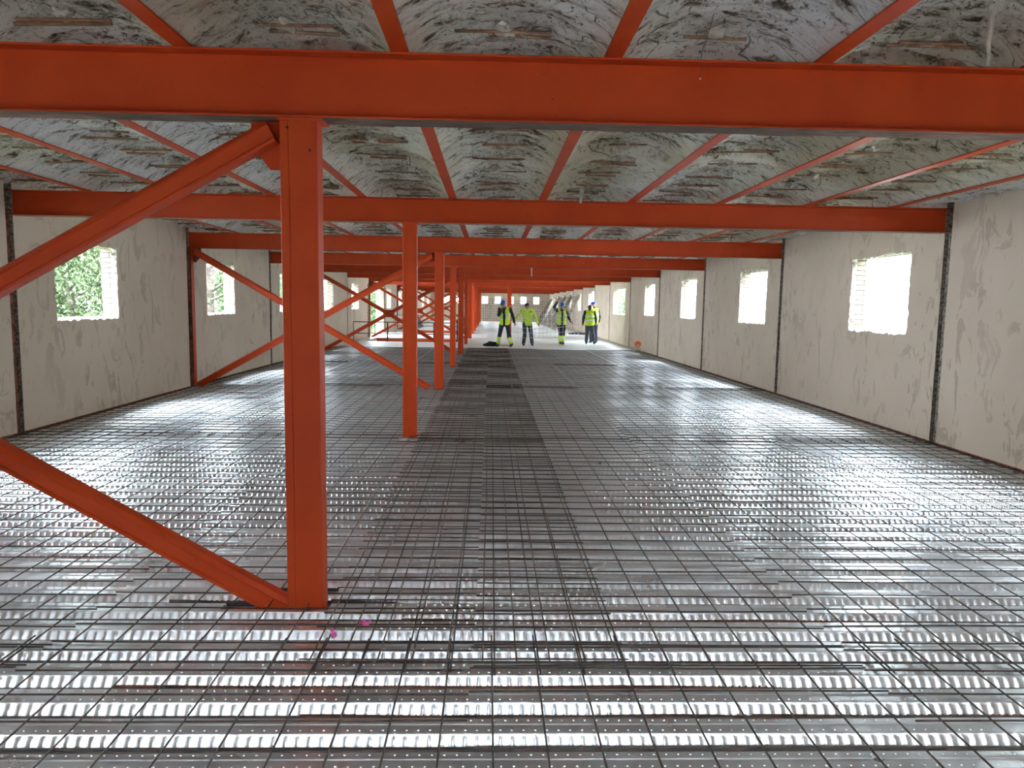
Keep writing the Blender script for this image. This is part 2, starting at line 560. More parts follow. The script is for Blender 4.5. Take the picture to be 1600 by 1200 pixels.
def build_wall(side):
    s = -1 if side == 'left' else 1
    xw_ = XL if side == 'left' else XR
    wins = {w[0]: w[1:] for w in (WIN_L if side == 'left' else WIN_R)}
    if side == 'left': wins[NB + 6] = DOOR_L[1:]
    rnd = random.Random(3 if side == 'left' else 5)
    root = MB(); out = MB()
    zlo = -0.35
    REC = 0.068
    wn_ = 0
    for k in range(len(YF) - 1):
        ya, yb = YF[k] + REC, YF[k + 1] - REC
        if k in wins:
            y0, y1, z0, z1 = wins[k]
            door = (side == 'left' and k == NB + 6)
            if door:
                root.quad((xw_, ya, zlo), (xw_, y0, zlo), (xw_, y0, ZTOP), (xw_, ya, ZTOP))
                root.quad((xw_, y1, zlo), (xw_, yb, zlo), (xw_, yb, ZTOP), (xw_, y1, ZTOP))
                root.quad((xw_, y0, z1), (xw_, y1, z1), (xw_, y1, ZTOP), (xw_, y0, ZTOP))
                xo = xw_ + s * 0.42
                out.quad((xo, YF[k], zlo - 3), (xo, y0, zlo - 3), (xo, y0, ZTOP + .4), (xo, YF[k], ZTOP + .4))
                out.quad((xo, y1, zlo - 3), (xo, YF[k + 1], zlo - 3), (xo, YF[k + 1], ZTOP + .4), (xo, y1, ZTOP + .4))
                out.quad((xo, y0, z1), (xo, y1, z1), (xo, y1, ZTOP + .4), (xo, y0, ZTOP + .4))
                out.quad((xo, y0, zlo - 3), (xo, y1, zlo - 3), (xo, y1, 0), (xo, y0, 0))
            else:
                lp = rough_loop(y0, y1, z0, z1, 0.019, rnd, slant=0.045 * (1 if k % 2 else -1))
                ring(root, None, lp, (ya, yb, zlo, ZTOP), xw_, 0, False)
                # the outer brick leaf
                xo = xw_ + s * 0.22
                e = 0.035
                out.quad((xo, YF[k], zlo - 3), (xo, YF[k + 1], zlo - 3), (xo, YF[k + 1], z0 + e), (xo, YF[k], z0 + e))
                out.quad((xo, YF[k], z1 - e), (xo, YF[k + 1], z1 - e), (xo, YF[k + 1], ZTOP + .4), (xo, YF[k], ZTOP + .4))
                out.quad((xo, YF[k], z0 + e), (xo, y0 + e, z0 + e), (xo, y0 + e, z1 - e), (xo, YF[k], z1 - e))
                out.quad((xo, y1 - e, z0 + e), (xo, YF[k + 1], z0 + e), (xo, YF[k + 1], z1 - e), (xo, y1 - e, z1 - e))
                # window lining: broken plaster then brick reveal
                wn_ += 1
                w = MB()
                xm = xw_ + s * 0.06
                n = len(lp)
                rect = [(min(max(y, y0 + e), y1 - e), min(max(z, z0 + e), z1 - e)) for (y, z) in lp]
                mid = [((a[0] * .45 + b[0] * .55) + rnd.uniform(-.006, .006), (a[1] * .45 + b[1] * .55) + rnd.uniform(-.006, .006)) for a, b in zip(lp, rect)]
                def stretch(loop):
                    res = []
                    for i, (y, z) in enumerate(loop): res.append((y, z))
                    return res
                ny, nz = None, None
                # rectangle points snapped to the four sides
                per = []
                for i, (y, z) in enumerate(lp):
                    d = [abs(y - y0), abs(y - y1), abs(z - z0), abs(z - z1)]
                    m_ = d.index(min(d))
                    yy = min(max(y, y0 + e), y1 - e); zz = min(max(z, z0 + e), z1 - e)
                    if m_ == 0: yy = y0 + e
                    if m_ == 1: yy = y1 - e
                    if m_ == 2: zz = z0 + e
                    if m_ == 3: zz = z1 - e
                    per.append((yy, zz))
                xk = xw_ + s * 0.03
                for i in range(n):
                    j = (i + 1) % n
                    w.quad((xw_, *lp[i]), (xw_, *lp[j]), (xk, *mid[j]), (xk, *mid[i]), 0)
                    w.quad((xk, *mid[i]), (xk, *mid[j]), (xm, *per[j]), (xm, *per[i]), 0)
                w.quad((xm, y0 + e, z0 + e), (xm, y1 - e, z0 + e), (xo, y1 - e, z0 + e), (xo, y0 + e, z0 + e), 1)
                w.quad((xm, y0 + e, z1 - e), (xm, y1 - e, z1 - e), (xo, y1 - e, z1 - e), (xo, y0 + e, z1 - e), 1)
                w.quad((xm, y0 + e, z0 + e), (xm, y0 + e, z1 - e), (xo, y0 + e, z1 - e), (xo, y0 + e, z0 + e), 1)
                w.quad((xm, y1 - e, z0 + e), (xm, y1 - e, z1 - e), (xo, y1 - e, z1 - e), (xo, y1 - e, z0 + e), 1)
                o = w.build('window_%d' % (wn_ + (0 if side == 'left' else 20)), [M_MORTAR, M_BRICK])
                o['kind'] = 'structure'
        else:
            root.quad((xw_, ya, zlo), (xw_, yb, zlo), (xw_, yb, ZTOP), (xw_, ya, ZTOP))
            xo = xw_ + s * 0.22
            out.quad((xo, YF[k], zlo - 3), (xo, YF[k + 1], zlo - 3), (xo, YF[k + 1], ZTOP + .4), (xo, YF[k], ZTOP + .4))
    o = root.build('wall_' + side, [M_WALL])
    o['kind'] = 'structure'
    out.build('outer_brick_leaf', [M_BRICK], o)
    # recesses with rough aggregate at every frame line (one trim object per frame)
    for k, yf in enumerate(YF):
        r = MB()
        d = 0.13
        xb = xw_ + s * d
        rnd2 = random.Random(100 + k)
        n = 24
        pa = [yf - REC + rnd2.uniform(-.006, .012) for _ in range(n + 1)]
        pb = [yf + REC - rnd2.uniform(-.006, .012) for _ in range(n + 1)]
        for i in range(n):
            za, zb = zlo + (ZTOP - zlo) * i / n, zlo + (ZTOP - zlo) * (i + 1) / n
            r.quad((xb, pa[i], za), (xb, pb[i], za), (xb, pb[i + 1], zb), (xb, pa[i + 1], zb), 0)
            r.quad((xw_, pa[i] , za), (xb, pa[i], za), (xb, pa[i + 1], zb), (xw_, pa[i + 1], zb), 0)
            r.quad((xw_, pb[i] , za), (xb, pb[i], za), (xb, pb[i + 1], zb), (xw_, pb[i + 1], zb), 0)
        # embedded stanchion standing in the chase
        r.box(min(xb, xb - s * .09), max(xb, xb - s * .09), yf - .012, yf + .05, zlo, ZB0 + .02, 1)
        t = r.build('trim_%d' % (k + 1 + (0 if side == 'left' else 30)), [M_AGG, M_RUSTCOL if side == 'left' else M_AGG])
        t['kind'] = 'structure'
build_wall('left'); build_wall('right')

# ---- doorway on the left: brick jambs
def doorway():
    k, y0, y1, z0, z1 = DOOR_L
    mb = MB()
    xa, xb = XL, XL - 0.42
    rnd = random.Random(9)
    # toothed near jamb, smooth far jamb, head and sill
    nrow = 33
    for i in range(nrow):
        za, zb = i * z1 / nrow, (i + 1) * z1 / nrow - .008
        dd = rnd.choice([0, .06, .12, .0, .03]) 
        mb.box(xb, xa - .002, y0 - .06, y0 + dd * 0.9, za, zb, 1)
        mb.box(xb - .02 - dd * 2.4, xb, y0 - .3, y0 + dd, za, zb, 1)
        mb.box(xb - .0, xa + .004, y1 - .02 - (.02 if i % 2 else 0), y1 + .06, za, zb, 0)
        mb.box(xa - .01, xa + .012, y1 + .06, y1 + .5 + (.12 if i % 2 else 0), za, zb, 0)
        mb.box(xa - .01, xa + .012, y0 - .42 - (.12 if i % 2 else 0), y0 - .06, za, zb, 0)
    mb.box(xb, xa, y0, y1, z1, z1 + .12, 1)
    mb.box(xb, xa, y0, y1, -.2, .035, 0)
    o = mb.build('door_1', [M_BRICK, M_BRICKB])
    o['kind'] = 'structure'
    # balcony slab outside
    b = MB(); b.box(XL - 1.9, XL - .42, y0 - .6, y1 + .9, -.25, -.02)
    o = b.build('slab', M_SLAB); o.name = 'balcony_slab'; o['kind'] = 'structure'
doorway()

# ---- end walls
def end_wall(name, y, openings, thick, s):
    mb = MB()
    xs = [XL - .25]
    ops = sorted(openings)
    for yy in (y, y + s * thick):
        cur = XL - .25
        for (a, b, z0, z1) in ops:
            mb.quad((cur, yy, -.35), (a, yy, -.35), (a, yy, 3.3), (cur, yy, 3.3))
            if z0 > -.3: mb.quad((a, yy, -.35), (b, yy, -.35), (b, yy, z0), (a, yy, z0))
            mb.quad((a, yy, z1), (b, yy, z1), (b, yy, 3.3), (a, yy, 3.3))
            cur = b
        mb.quad((cur, yy, -.35), (XR + .25, yy, -.35), (XR + .25, yy, 3.3), (cur, yy, 3.3))
    for (a, b, z0, z1) in ops:
        for (p, q) in (((a, z0), (a, z1)), ((b, z0), (b, z1)), ((a, z0), (b, z0)), ((a, z1), (b, z1))):
            mb.quad((p[0], y, p[1]), (q[0], y, q[1]), (q[0], y + s * thick, q[1]), (p[0], y + s * thick, p[1]))
    o = mb.build(name, M_WALL); o['kind'] = 'structure'
end_wall('wall_end', Y1, [(a, b, 1.72, 2.34) for a, b in END_W], 0.25, 1)
end_wall('wall_behind', Y0, BACKS, 0.2, -1)

# ---- steel deck floor
PER, EDGE0, DH, RUN, TOPW = 0.2254, 2.910, 0.066, 0.035, 0.105
def deck():
    k0 = int(math.floor((Y0 - EDGE0) / PER)) + 1
    k1 = int(math.floor((DECK_END - EDGE0) / PER))
    simple = MB()
    HOLE = (-1.43, -0.855, 3.83, 3.96)
    P_ = 0.0455
    nx = int((XR - XL) / P_)
    xs_fine, em_fine = [], []
    for i in range(nx):
        x = XL + i * P_
        for dx, e in ((0.0, 0), (0.014, 0), (0.0155, 1), (0.0240, 1), (0.0255, 0)):
            xs_fine.append(x + dx); em_fine.append(e)
    xs_fine.append(XR); em_fine.append(0)
    xs_fine = np.array(xs_fine); em_fine = np.array(em_fine, float)
    verts, faces = [], []
    base = 0
    bumps = []
    for k in range(k0, k1 + 1):
        e = EDGE0 + PER * k
        # top flat from e to e+.115 with a stiffening groove, far web, valley, near web
        T = TOPW
        prof = [(e + T + RUN, -DH), (e + T + .004, -.003), (e + T, 0), (e + .066, 0), (e + .062, -.004), (e + .047, -.004), (e + .043, 0), (e + .004, 0), (e, -.003)]
        lower = [(e - RUN, -DH), (e - PER + T + RUN, -DH)]
        hole = (HOLE[2] < e + T and HOLE[3] > e - .085)
        spans = [(XL, XR)] if not hole else [(XL, HOLE[0]), (HOLE[1], XR)]
        for (xa, xb) in spans:
            for pr in (prof, lower):
                for (p, q) in zip(pr[:-1], pr[1:]):
                    simple.quad((xa, *p), (xb, *p), (xb, *q), (xa, *q))
        fine = 1.6 < e < 13.5
        if not fine:
            for (xa, xb) in spans:
                simple.quad((xa, e, -.003), (xb, e, -.003), (xb, e - RUN, -DH), (xa, e - RUN, -DH))
        else:
            rows = [0, .10, .16, .84, .90, 1.0]
            emr = [0, 0, 1, 1, 0, 0]
            nrm = Vector((0, -(DH - .003), RUN)).normalized()
            jit = random.uniform(-.01, .01)
            for r_, t in enumerate(rows):
                E = em_fine * emr[r_] * .0024
                X = xs_fine + (jit if 0 else 0)
                Yc = e - RUN * t + nrm.y * E
                Zc = -.003 - (DH - .003) * t + nrm.z * E
                verts.append(np.stack([X, Yc, Zc], -1))
            nxx = len(xs_fine)
            idx = base + np.arange(6 * nxx).reshape(6, nxx)
            q = np.stack([idx[:-1, :-1], idx[:-1, 1:], idx[1:, 1:], idx[1:, :-1]], -1)
            if hole:
                simple.quad((HOLE[0], e, -.003), (HOLE[1], e, -.003), (HOLE[1], e + .026, 0), (HOLE[0], e + .026, 0))
                simple.quad((HOLE[0], e + .026, 0), (HOLE[1], e + .026, 0), (HOLE[1], e + .028, -.02), (HOLE[0], e + .028, -.02))
            faces.append(q.reshape(-1, 4))
            base += 6 * nxx
            if e < 5.6:
                for i in range(nx):
                    x = XL + i * P_ + .02
                    if -3.2 - e * 0.1 < x < 4.2 + e * .1 and not (hole and HOLE[0] < x < HOLE[1]):
                        bumps.append((x, e + .020)); bumps.append((x + .02, e + .088))
    o = simple.build('floor', M_DECK, fix=False)
    o['kind'] = 'structure'
    co = np.concatenate(verts).astype(np.float32); fq = np.concatenate(faces).astype(np.int32)
    me = bpy.data.meshes.new('embossed_web')
    me.vertices.add(len(co)); me.vertices.foreach_set('co', co.ravel())
    me.loops.add(fq.size); me.loops.foreach_set('vertex_index', fq.ravel())
    me.polygons.add(len(fq)); me.polygons.foreach_set('loop_start', np.arange(0, fq.size, 4, dtype=np.int32))
    me.update(calc_edges=True)
    link('embossed_web', me, M_DECK, o)
    b = MB()
    for (x, y) in bumps:
        n = len(b.v)
        ns = 6
        for i in range(ns):
            a = 2 * math.pi * i / ns
            b.v.append((x + .0055 * math.cos(a), y + .0045 * math.sin(a), -.0003))
        for i in range(ns):
            a = 2 * math.pi * i / ns
            b.v.append((x + .003 * math.cos(a), y + .0025 * math.sin(a), .0028))
        for i in range(ns):
            j = (i + 1) % ns
            b.f.append((n + i, n + j, n + ns + j, n + ns + i)); b.mi.append(0)
        b.f.append(tuple(n + ns + i for i in range(ns))); b.mi.append(0)
    b.build('pressed_dimples', M_DECK, o, fix=False)
    # what carries the deck (closes the floor from below)
    s = MB(); s.box(XL - .2, XR + .2, Y0, DECK_END, -.45, -.36)
    s.build('soffit', M_DARK, o)
deck()

# ---- concrete slab beyond the deck, with the stair wells left open
def slab():
    z1, z0 = 0.04, -.16
    VOIDS = [(-5.2, -1.45, 30.7, 33.9), (-5.2, -1.45, 39.9, 44.6)]
    ys = [DECK_END, 30.7, 33.9, 39.9, 44.6, Y1]
    mb = MB(); fa = MB()
    for a, b in zip(ys[:-1], ys[1:]):
        v = [q for q in VOIDS if abs(q[2] - a) < .01]
        if v:
            mb.box(XL, v[0][0], a, b, z0, z1); mb.box(v[0][1], XR, a, b, z0, z1)
        else:
            mb.box(XL, XR, a, b, z0, z1)
    o = mb.build('slab', M_SLAB); o.name = 'floor_slab'; o['kind'] = 'structure'
    for q in VOIDS:
        fa.box(q[0], q[1], q[3] - .06, q[3] - .002, -.34, -.0)
        fa.box(q[1] - .002, q[1] + .05, q[2], q[3], -.34, -.162)
    fa.build('edge_beam', M_PAINT, o)
    # flight of steps dropping through each well and the floor below
    for n_, q in enumerate(VOIDS):
        st = MB()
        for i in range(9):
            x1_ = q[1] - .25 - .32 * i
            st.box(x1_ - .32, x1_, q[2] + .5, q[3] - .5, -.17 * (i + 1) - .2, -.17 * (i + 1) + .0)
        so = st.build('staircase', M_SLAB)
        tag(so, 'concrete stair flight going down in the %s floor opening' % ('nearer' if n_ == 0 else 'farther'), 'staircase')
    lo = MB(); lo.box(XL - .2, XR + .2, DECK_END, Y1, -3.1, -2.95)
    l = lo.build('floor_lower', M_SLAB); l['kind'] = 'structure'
slab()

# ---- vaulted ceiling
def vault():
    root = MB()
    root.box(XL - .3, XR + .3, SLOT[1], Y1 + .3, 3.26, 3.30)
    root.box(XL - .3, XR + .3, Y0 - .3, SLOT[0], 3.26, 3.30)
    ro = root.build('ceiling', M_DARK); ro['kind'] = 'structure'
    edges = [XL - .25] + JOIST_X + [XR + .25]
    PL = BAY / 8
    for i in range(len(edges) - 1):
        xa, xb = edges[i], edges[i + 1]
        first, last = i == 0, i == len(edges) - 2
        vxa, vxb = (-5.82, xb) if first else ((xa, 5.95) if last else (xa, xb))
        for (ya, yb, st) in ((Y0, SLOT[0], .12), (SLOT[1], 2.2, .12), (2.2, 9.2, .018), (9.2, 19.4, .04), (19.4, Y1 + .2, .16)):
            n_x = max(10, int((vxb - vxa - .07) / (st * 1.1)))
            n_y = int((yb - ya) / st)
            u = np.linspace(-1, 1, n_x + 1); y = np.linspace(ya, yb, n_y + 1)
            U, Yg = np.meshgrid(u, y)
            X = (vxa + vxb) / 2 + U * ((vxb - vxa) / 2 - .036)
            sd = i * 17
            pos = (Yg - YF[NB]) / PL + .18 * fbm(X * .8, Yg * .5, sd) + 0.5
            pid = np.floor(pos); fr = pos - pid
            hsh = np.sin(pid * 12.9898 + i * 78.233) * 43758.5453; hsh = hsh - np.floor(hsh)
            hs2 = np.sin(pid * 39.3 + i * 11.7) * 24634.6; hs2 = hs2 - np.floor(hs2)
            arch = 1 - np.abs(U) ** 2.3
            env = np.clip(arch * 1.6, 0, 1)
            rise = .055 if last else .150
            Z = ZB1 + .013 + (rise + .035 * (hsh - .5)) * arch
            Z += env * (.034 * np.sin(np.pi * fr) + (fr - .5) * .11 * (hs2 - .25))
            Z += env * (.040 * fbm(X * 3.5, Yg * 9, sd + 3) + .070 * fbm(X * 2.2, Yg * 5, sd + 9, 3))
            Z -= env * .035 * np.clip(vnoise(X * 5, Yg * 14, sd + 2) * 2 - 1.1, 0, 1)
            Z += env * (np.modf(hs2 * 7.3)[0] - .5) * .055
            if st < .05:
                Z += env * .040 * fbm(X * 9, Yg * 42, sd + 5, 3)
                Z += env * .022 * fbm(X * 30, Yg * 60, sd + 8, 2)
                # open crack between panels
                crack = np.exp(-((np.minimum(fr, 1 - fr)) / .030) ** 2)
                Z += env * crack * .085 * np.clip(vnoise(X * 2.2, pid * 7.7, 4) * 2 - .25, 0.1, 1)
            Z = np.maximum(Z, ZB1 + .004)
            Z = np.minimum(Z, 3.25)
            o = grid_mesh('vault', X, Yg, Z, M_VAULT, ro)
    return ro
CEIL = vault()

# canes tied into the vault panels, two per panel, with a lump of plaster
def vault_z(i, y):
    return 2.893 + .150
def canes():
    edges = [XL - .25] + JOIST_X + [XR + .25]
    PL = BAY / 8
    rnd = random.Random(21)
    items = []
    for i in range(len(edges) - 1):
        if i == len(edges) - 2: continue
        xc = (edges[i] + edges[i + 1]) / 2 if i else (-5.82 + edges[1]) / 2
        for p in range(-1, 33):
            yc = YF[NB] + (p + .0) * PL + rnd.uniform(-.03, .03)
            if yc < 2.4: continue
            items.append((xc, yc))
    items.sort(key=lambda q: q[1] + abs(q[0]) * .1)
    rest = MB()
    lumpm = []
    cnt = 0
    for (xc, yc) in items:
        for s in (-1, 1):
            if rnd.random() < .12: continue
            L = rnd.uniform(.15, .25)
            cx = xc + rnd.uniform(-.07, .07)
            z = 3.034 + rnd.uniform(-.028, .012)
            y = yc + s * rnd.uniform(.032, .055)
            a = (cx - L, y + rnd.uniform(-.015, .015), z - .03 - rnd.uniform(0, .02)); b = (cx + L, y + rnd.uniform(-.015, .015), z - .03 - rnd.uniform(0, .02))
            r = rnd.uniform(.007, .011)
            tgt = MB() if cnt < 98 else rest
            tgt.bar(a, b, r, 7)
            if tgt is not rest:
                tgt.build('cane_batten', M_CANE, CEIL); cnt += 1
        lumpm.append((xc + rnd.uniform(-.05, .05), yc, rnd.uniform(.035, .062)))
    r = rest.build('distant_cane_battens', M_CANE, CEIL); r['kind'] = 'stuff'
    # plaster dabs and straw tufts
    lm = MB(); straw = MB()
    for (x, y, r_) in lumpm:
        if y > 20: continue
        bm = bmesh.new()
        bmesh.ops.create_icosphere(bm, subdivisions=2, radius=1.0)
        n = len(lm.v)
        ph = rnd.uniform(0, 9)
        for v in bm.verts:
            f = 1 + .35 * math.sin(v.co.x * 5 + ph) * math.cos(v.co.y * 4 + ph) + rnd.uniform(-.12, .12)
            lm.v.append((x + v.co.x * r_ * f * 1.0, y + v.co.y * r_ * 1.3 * f, 3.012 + v.co.z * r_ * .55 * f))
        bm.verts.index_update()
        for fc in bm.faces:
            lm.f.append(tuple(n + v.index for v in fc.verts)); lm.mi.append(0)
        bm.free()
        if y < 14:
            for _ in range(34 if y < 9.2 else 14):
                sx, sy = x + rnd.gauss(0, .12), y + rnd.gauss(0, .06)
                L = rnd.uniform(.02, .10)
                an = rnd.uniform(0, 6.28)
                z = 3.04 + rnd.uniform(-.02, 0.0)
                straw.bar((sx, sy, z), (sx + L * math.cos(an), sy + L * .5 * math.sin(an), z - rnd.uniform(.0, .05)), rnd.uniform(.001, .0026), 4)
    o = lm.build('plaster_dabs', M_LUMP, CEIL); o['kind'] = 'stuff'
    o = straw.build('straw', M_LUMP, CEIL); o['kind'] = 'stuff'
canes()

# ================================================================== STEEL FRAME
def i_beam(mb, x0, x1, y, w, z0, z1, tf=.011, tw=.008):
    mb.box(x0, x1, y, y + w, z0, z0 + tf, 0, 1)
    mb.box(x0, x1, y, y + w, z1 - tf, z1, 0)
    mb.box(x0, x1, y + w / 2 - tw / 2, y + w / 2 + tw / 2, z0 + tf, z1 - tf, 0)

beam_labels = {}
for k, yf in enumerate(YF[:-1]):
    mb = MB()
    i_beam(mb, XL - .04, XR + .04, yf, .155, ZB0 + zoff(yf), ZB1)
    o = mb.build('steel_beam', [M_PAINT, M_UNDER])
    bevel(o, .003, 2)
    n = k - NB
    if n == 0:
        lab = 'nearest orange-red steel beam, dark and widest, crossing the whole top'
    elif n > 0:
        lab = '%s orange-red steel main beam from the viewer, spanning wall to wall' % ORD[n]
    else:
        lab = 'orange-red steel main beam spanning wall to wall behind the viewer'
    tag(o, lab, 'beam', 'orange main beams across the hall')

for j, x in enumerate(JOIST_X):
    mb = MB()
    w = .09
    ks = [Y0, YF[NB], YF[NB + 1], Y1]
    for ya, yb in zip(ks[:-1], ks[1:]):
        n0 = len(mb.v)
        za, zb = ZB1, ZB1
        for (hw, z0, z1) in ((w / 2, .0005, .010), (.004, .010, .13), (w / 2, .13, .14)):
            n0 = len(mb.v)
            mb.v += [(x - hw, ya, za + z0), (x + hw, ya, za + z0), (x + hw, yb, zb + z0), (x - hw, yb, zb + z0), (x - hw, ya, za + z1), (x + hw, ya, za + z1), (x + hw, yb, zb + z1), (x - hw, yb, zb + z1)]
            for f in [(0, 3, 2, 1), (4, 5, 6, 7), (0, 1, 5, 4), (1, 2, 6, 5), (2, 3, 7, 6), (3, 0, 4, 7)]:
                mb.f.append(tuple(n0 + i for i in f)); mb.mi.append(0)
    o = mb.build('ceiling_joist', M_PAINT)
    tag(o, '%s narrow orange joist from the left wall, between plaster vaults' % (['first'] + ORD[1:])[j], 'joist', 'orange joists running along the ceiling')

def column(x, y, w, d, labelled, hole=False, seam=True):
    t = empty('steel_column', (x, y, 0))
    z0 = -.12 if hole else -.06
    ZB0 = globals()['ZB0'] + zoff(y)
    mb = MB()
    # two sections welded side by side: the left strip stands a little back
    a, b = -w / 2, w / 2
    s = a + w * .24
    mb.box(a, s, .006, d, z0, ZB0)
    mb.box(s, b, 0, d, z0, ZB0)
    o = mb.build('shaft', M_PAINT, t); bevel(o, .006, 3)
    p = MB(); p.box(a - .01, b + .01, .0, d + .04, z0 - .015, z0)
    p.build('base_plate', M_PAINT, t)
    c = MB(); c.box(a - .012, b + .03, -.004, d + .02, ZB0 - .012, ZB0 - .0005)
    c.build('cap_plate', M_PAINT, t)
    tag(t, labelled, 'column', 'orange columns in a row')
    return t
widths = [.19, .17, .175, .150, .185, .140, .200, .15, .19, .15, .19, .15, .19, .15, .19]
col_notes = {
    0: 'nearest and widest orange-red steel column, standing in a cut in the deck',
    1: 'second orange steel column, slimmer, with a pale patch at its foot',
    2: 'third orange steel column in the row, cross brace meeting its foot',
    3: 'fourth orange steel column in the row, slim, on the mesh',
    4: 'fifth orange steel column in the row, wider than its neighbours',
    5: 'sixth orange steel column in the row, at the edge of the concrete',
}
for n in range(0, 13):
    y = YF[n + NB]
    lab = col_notes.get(n, '%s orange steel column from the viewer, standing on the far concrete' % ORD[n])
    t = column(XC, y + .012, widths[n], .13 if n else .125, lab, hole=(n == 0))
    if n == 0:
        bo = MB()
        for (bx, bz) in ((-.052, 2.515), (.060, 2.405)):
            bo.bar((bx, -.008, bz), (bx, .02, bz), .007, 8)
        bo.build('bolt_hole', M_BLACK, t)
t = column(.87, YF[NB + 6] + .012, .20, .13, 'lone orange steel column to the right of the row, behind a worker')
for n in (-2, -1):
    column(XC, YF[n + NB] + .012, .19, .13, 'orange steel column behind the viewer')

# ---- cross braces in the left part of every second frame
BR = .125
def brace_prof(h=.115, d=.085):
    # channel-like section: (side, up)
    a = h / 2
    return [(-d / 2, -a), (d / 2, -a), (d / 2, -a + .016), (d / 2 - .012, -a + .022), (d / 2 - .012, a - .034), (d / 2 + .0, a - .026), (d / 2 - .02, a), (-d / 2, a)]
def flip(prof):
    return [(-a, b) for a, b in prof][::-1]
def cross_brace(n, y):
    yc = y + .07
    t = empty('cross_brace', (0, 0, 0))
    ZB0 = globals()['ZB0'] + zoff(y)
    x_r, x_l = XC - widths[n] / 2, XL + .10
    zt, zb = ZB0 - .06, .03
    top_r, bot_l = Vector((x_r - .05, yc, zt)), Vector((x_l, yc, zb))
    top_l, bot_r = Vector((x_l, yc, zt)), Vector((x_r - .10, yc, zb))
    mid = (top_r + bot_l) / 2
    if n == 0:
        bot_r = bot_r + (bot_r - top_l).normalized() * .10
    pr = brace_prof()
    for (p, q) in ((bot_l, top_r), (top_l, bot_r)):
        mb = MB(); mb.prism(pr, p, q)
        o = mb.build('diagonal_bar', M_PAINT, t); bevel(o, .003, 2)
    g = MB(); g.prism([(-.15, -.12), (.15, -.12), (.19, 0), (.15, .12), (-.15, .12), (-.19, 0)], (mid.x, yc - .008, mid.z), (mid.x, yc + .008, mid.z))
    g.build('gusset_plate', M_PAINT, t)
    # upper corner plate at the column: clipped corner
    g = MB()
    pts = [(x_r, ZB0), (x_r, ZB0 - .24), (x_r - .075, ZB0 - .24), (x_r - .17, ZB0 - .12), (x_r - .17, ZB0)]
    n0 = len(g.v)
    for yy in (yc + .046, yc + .056):
        g.v += [(a, yy, b) for a, b in pts]
    g.f += [(4, 3, 2, 1, 0), (5, 6, 7, 8, 9)] + [(i, (i + 1) % 5, 5 + (i + 1) % 5, 5 + i) for i in range(5)]
    g.mi += [0] * 7
    g.build('gusset_plate', M_PAINT, t)
    g = MB()
    pts = [(XL + .03, ZB0), (XL + .03, ZB0 - .26), (XL + .10, ZB0 - .26), (XL + .2, ZB0 - .14), (XL + .2, ZB0)]
    for yy in (yc + .046, yc + .056):
        g.v += [(a, yy, b) for a, b in pts]
    g.f += [(4, 3, 2, 1, 0), (5, 6, 7, 8, 9)] + [(i, (i + 1) % 5, 5 + (i + 1) % 5, 5 + i) for i in range(5)]
    g.mi += [0] * 7
    g.build('gusset_plate', M_RUSTCOL, t)
    g = MB(); g.box(x_r - .42, x_r - .003, yc - .035, yc + .035, -.10, -.035)
    g.build('foot_channel', M_PAINT, t)
    lab = {0: 'nearest large orange X brace between the nearest column and left wall',
           2: 'orange X brace at the third column, its gusset plate visible mid-span',
           4: 'orange X brace at the fifth column, in front of the brick doorway'}.get(n, '%s-frame orange X brace far off on the left' % ORD[n])
    tag(t, lab, 'brace', 'orange cross braces on the left side')
for n in (0, 2, 4, 6, 8, 10):
    cross_brace(n, YF[n + NB])

# ---- wall columns seen on the left wall at braced frames
for n in (0, 2, 4, 6, 8, 10):
    y = YF[n + NB]
    ZB0_ = ZB0 + zoff(y)
    mb = MB()
    mb.box(XL - .01, XL + .055, y - .02, y - .010, -.06, ZB0)
    mb.box(XL + .045, XL + .055, y - .02, y + .12, -.06, ZB0, 1)
    mb.box(XL - .01, XL + .055, y + .110, y + .12, -.06, ZB0)
    o = mb.build('wall_column', [M_RUSTCOL, M_PAINT])
    tag(o, '%s rusty wall column, standing against the left wall under the %s beam' % ({0: 'nearest', 2: 'second', 4: 'third', 6: 'fourth', 8: 'fifth', 10: 'sixth'}[n], ORD[n]), 'column', 'rusty wall columns')

# ---- edge angles along the wall foot
for side, x in (('left', XL), ('right', XR)):
    mb = MB()
    s = 1 if side == 'left' else -1
    mb.box(min(x, x + s * .008), max(x, x + s * .008), Y0, DECK_END, -.05, .022)
    mb.box(min(x, x + s * .05), max(x, x + s * .05), Y0, DECK_END, -.004, .003)
    o = mb.build('baseboard_' + side, M_RUSTCOL)
    o['kind'] = 'structure'

# ================================================================== REINFORCEMENT
def mesh_sheet(x0, nx, y0, ny, sx, sy, z, r, mat, name='reinforcing_mesh', over=.06, jit=.004, zt=None, holes=None):
    mb = MB()
    rnd = random.Random(int(x0 * 1000) + int(y0 * 77) + nx)
    x1, y1 = x0 + (nx - 1) * sx, y0 + (ny - 1) * sy
    far = y0 > 14
    ns = 5 if not far else 4
    for i in range(nx):
        x = x0 + i * sx
        segs = 4
        pts = [(x + rnd.uniform(-jit, jit), y0 - over + (y1 - y0 + 2 * over) * k / segs, z + r * 2 + rnd.uniform(-.003, .003)) for k in range(segs + 1)]
        mb.tube(pts, r, ns)
    for j in range(ny):
        y = y0 + j * sy
        segs = 3
        pts = [(x0 - over + (x1 - x0 + 2 * over) * k / segs, y + rnd.uniform(-jit, jit), z + rnd.uniform(-.003, .003)) for k in range(segs + 1)]
        if holes and any(h[2] < y < h[3] for h in holes):
            continue
        mb.tube(pts, r, ns)
    o = mb.build(name, mat, fix=False)
    return o

X0M = .027
strip_names = ['along the left wall', 'left of the columns', 'under the columns', 'right of centre', 'between centre and right wall', 'along the right wall']
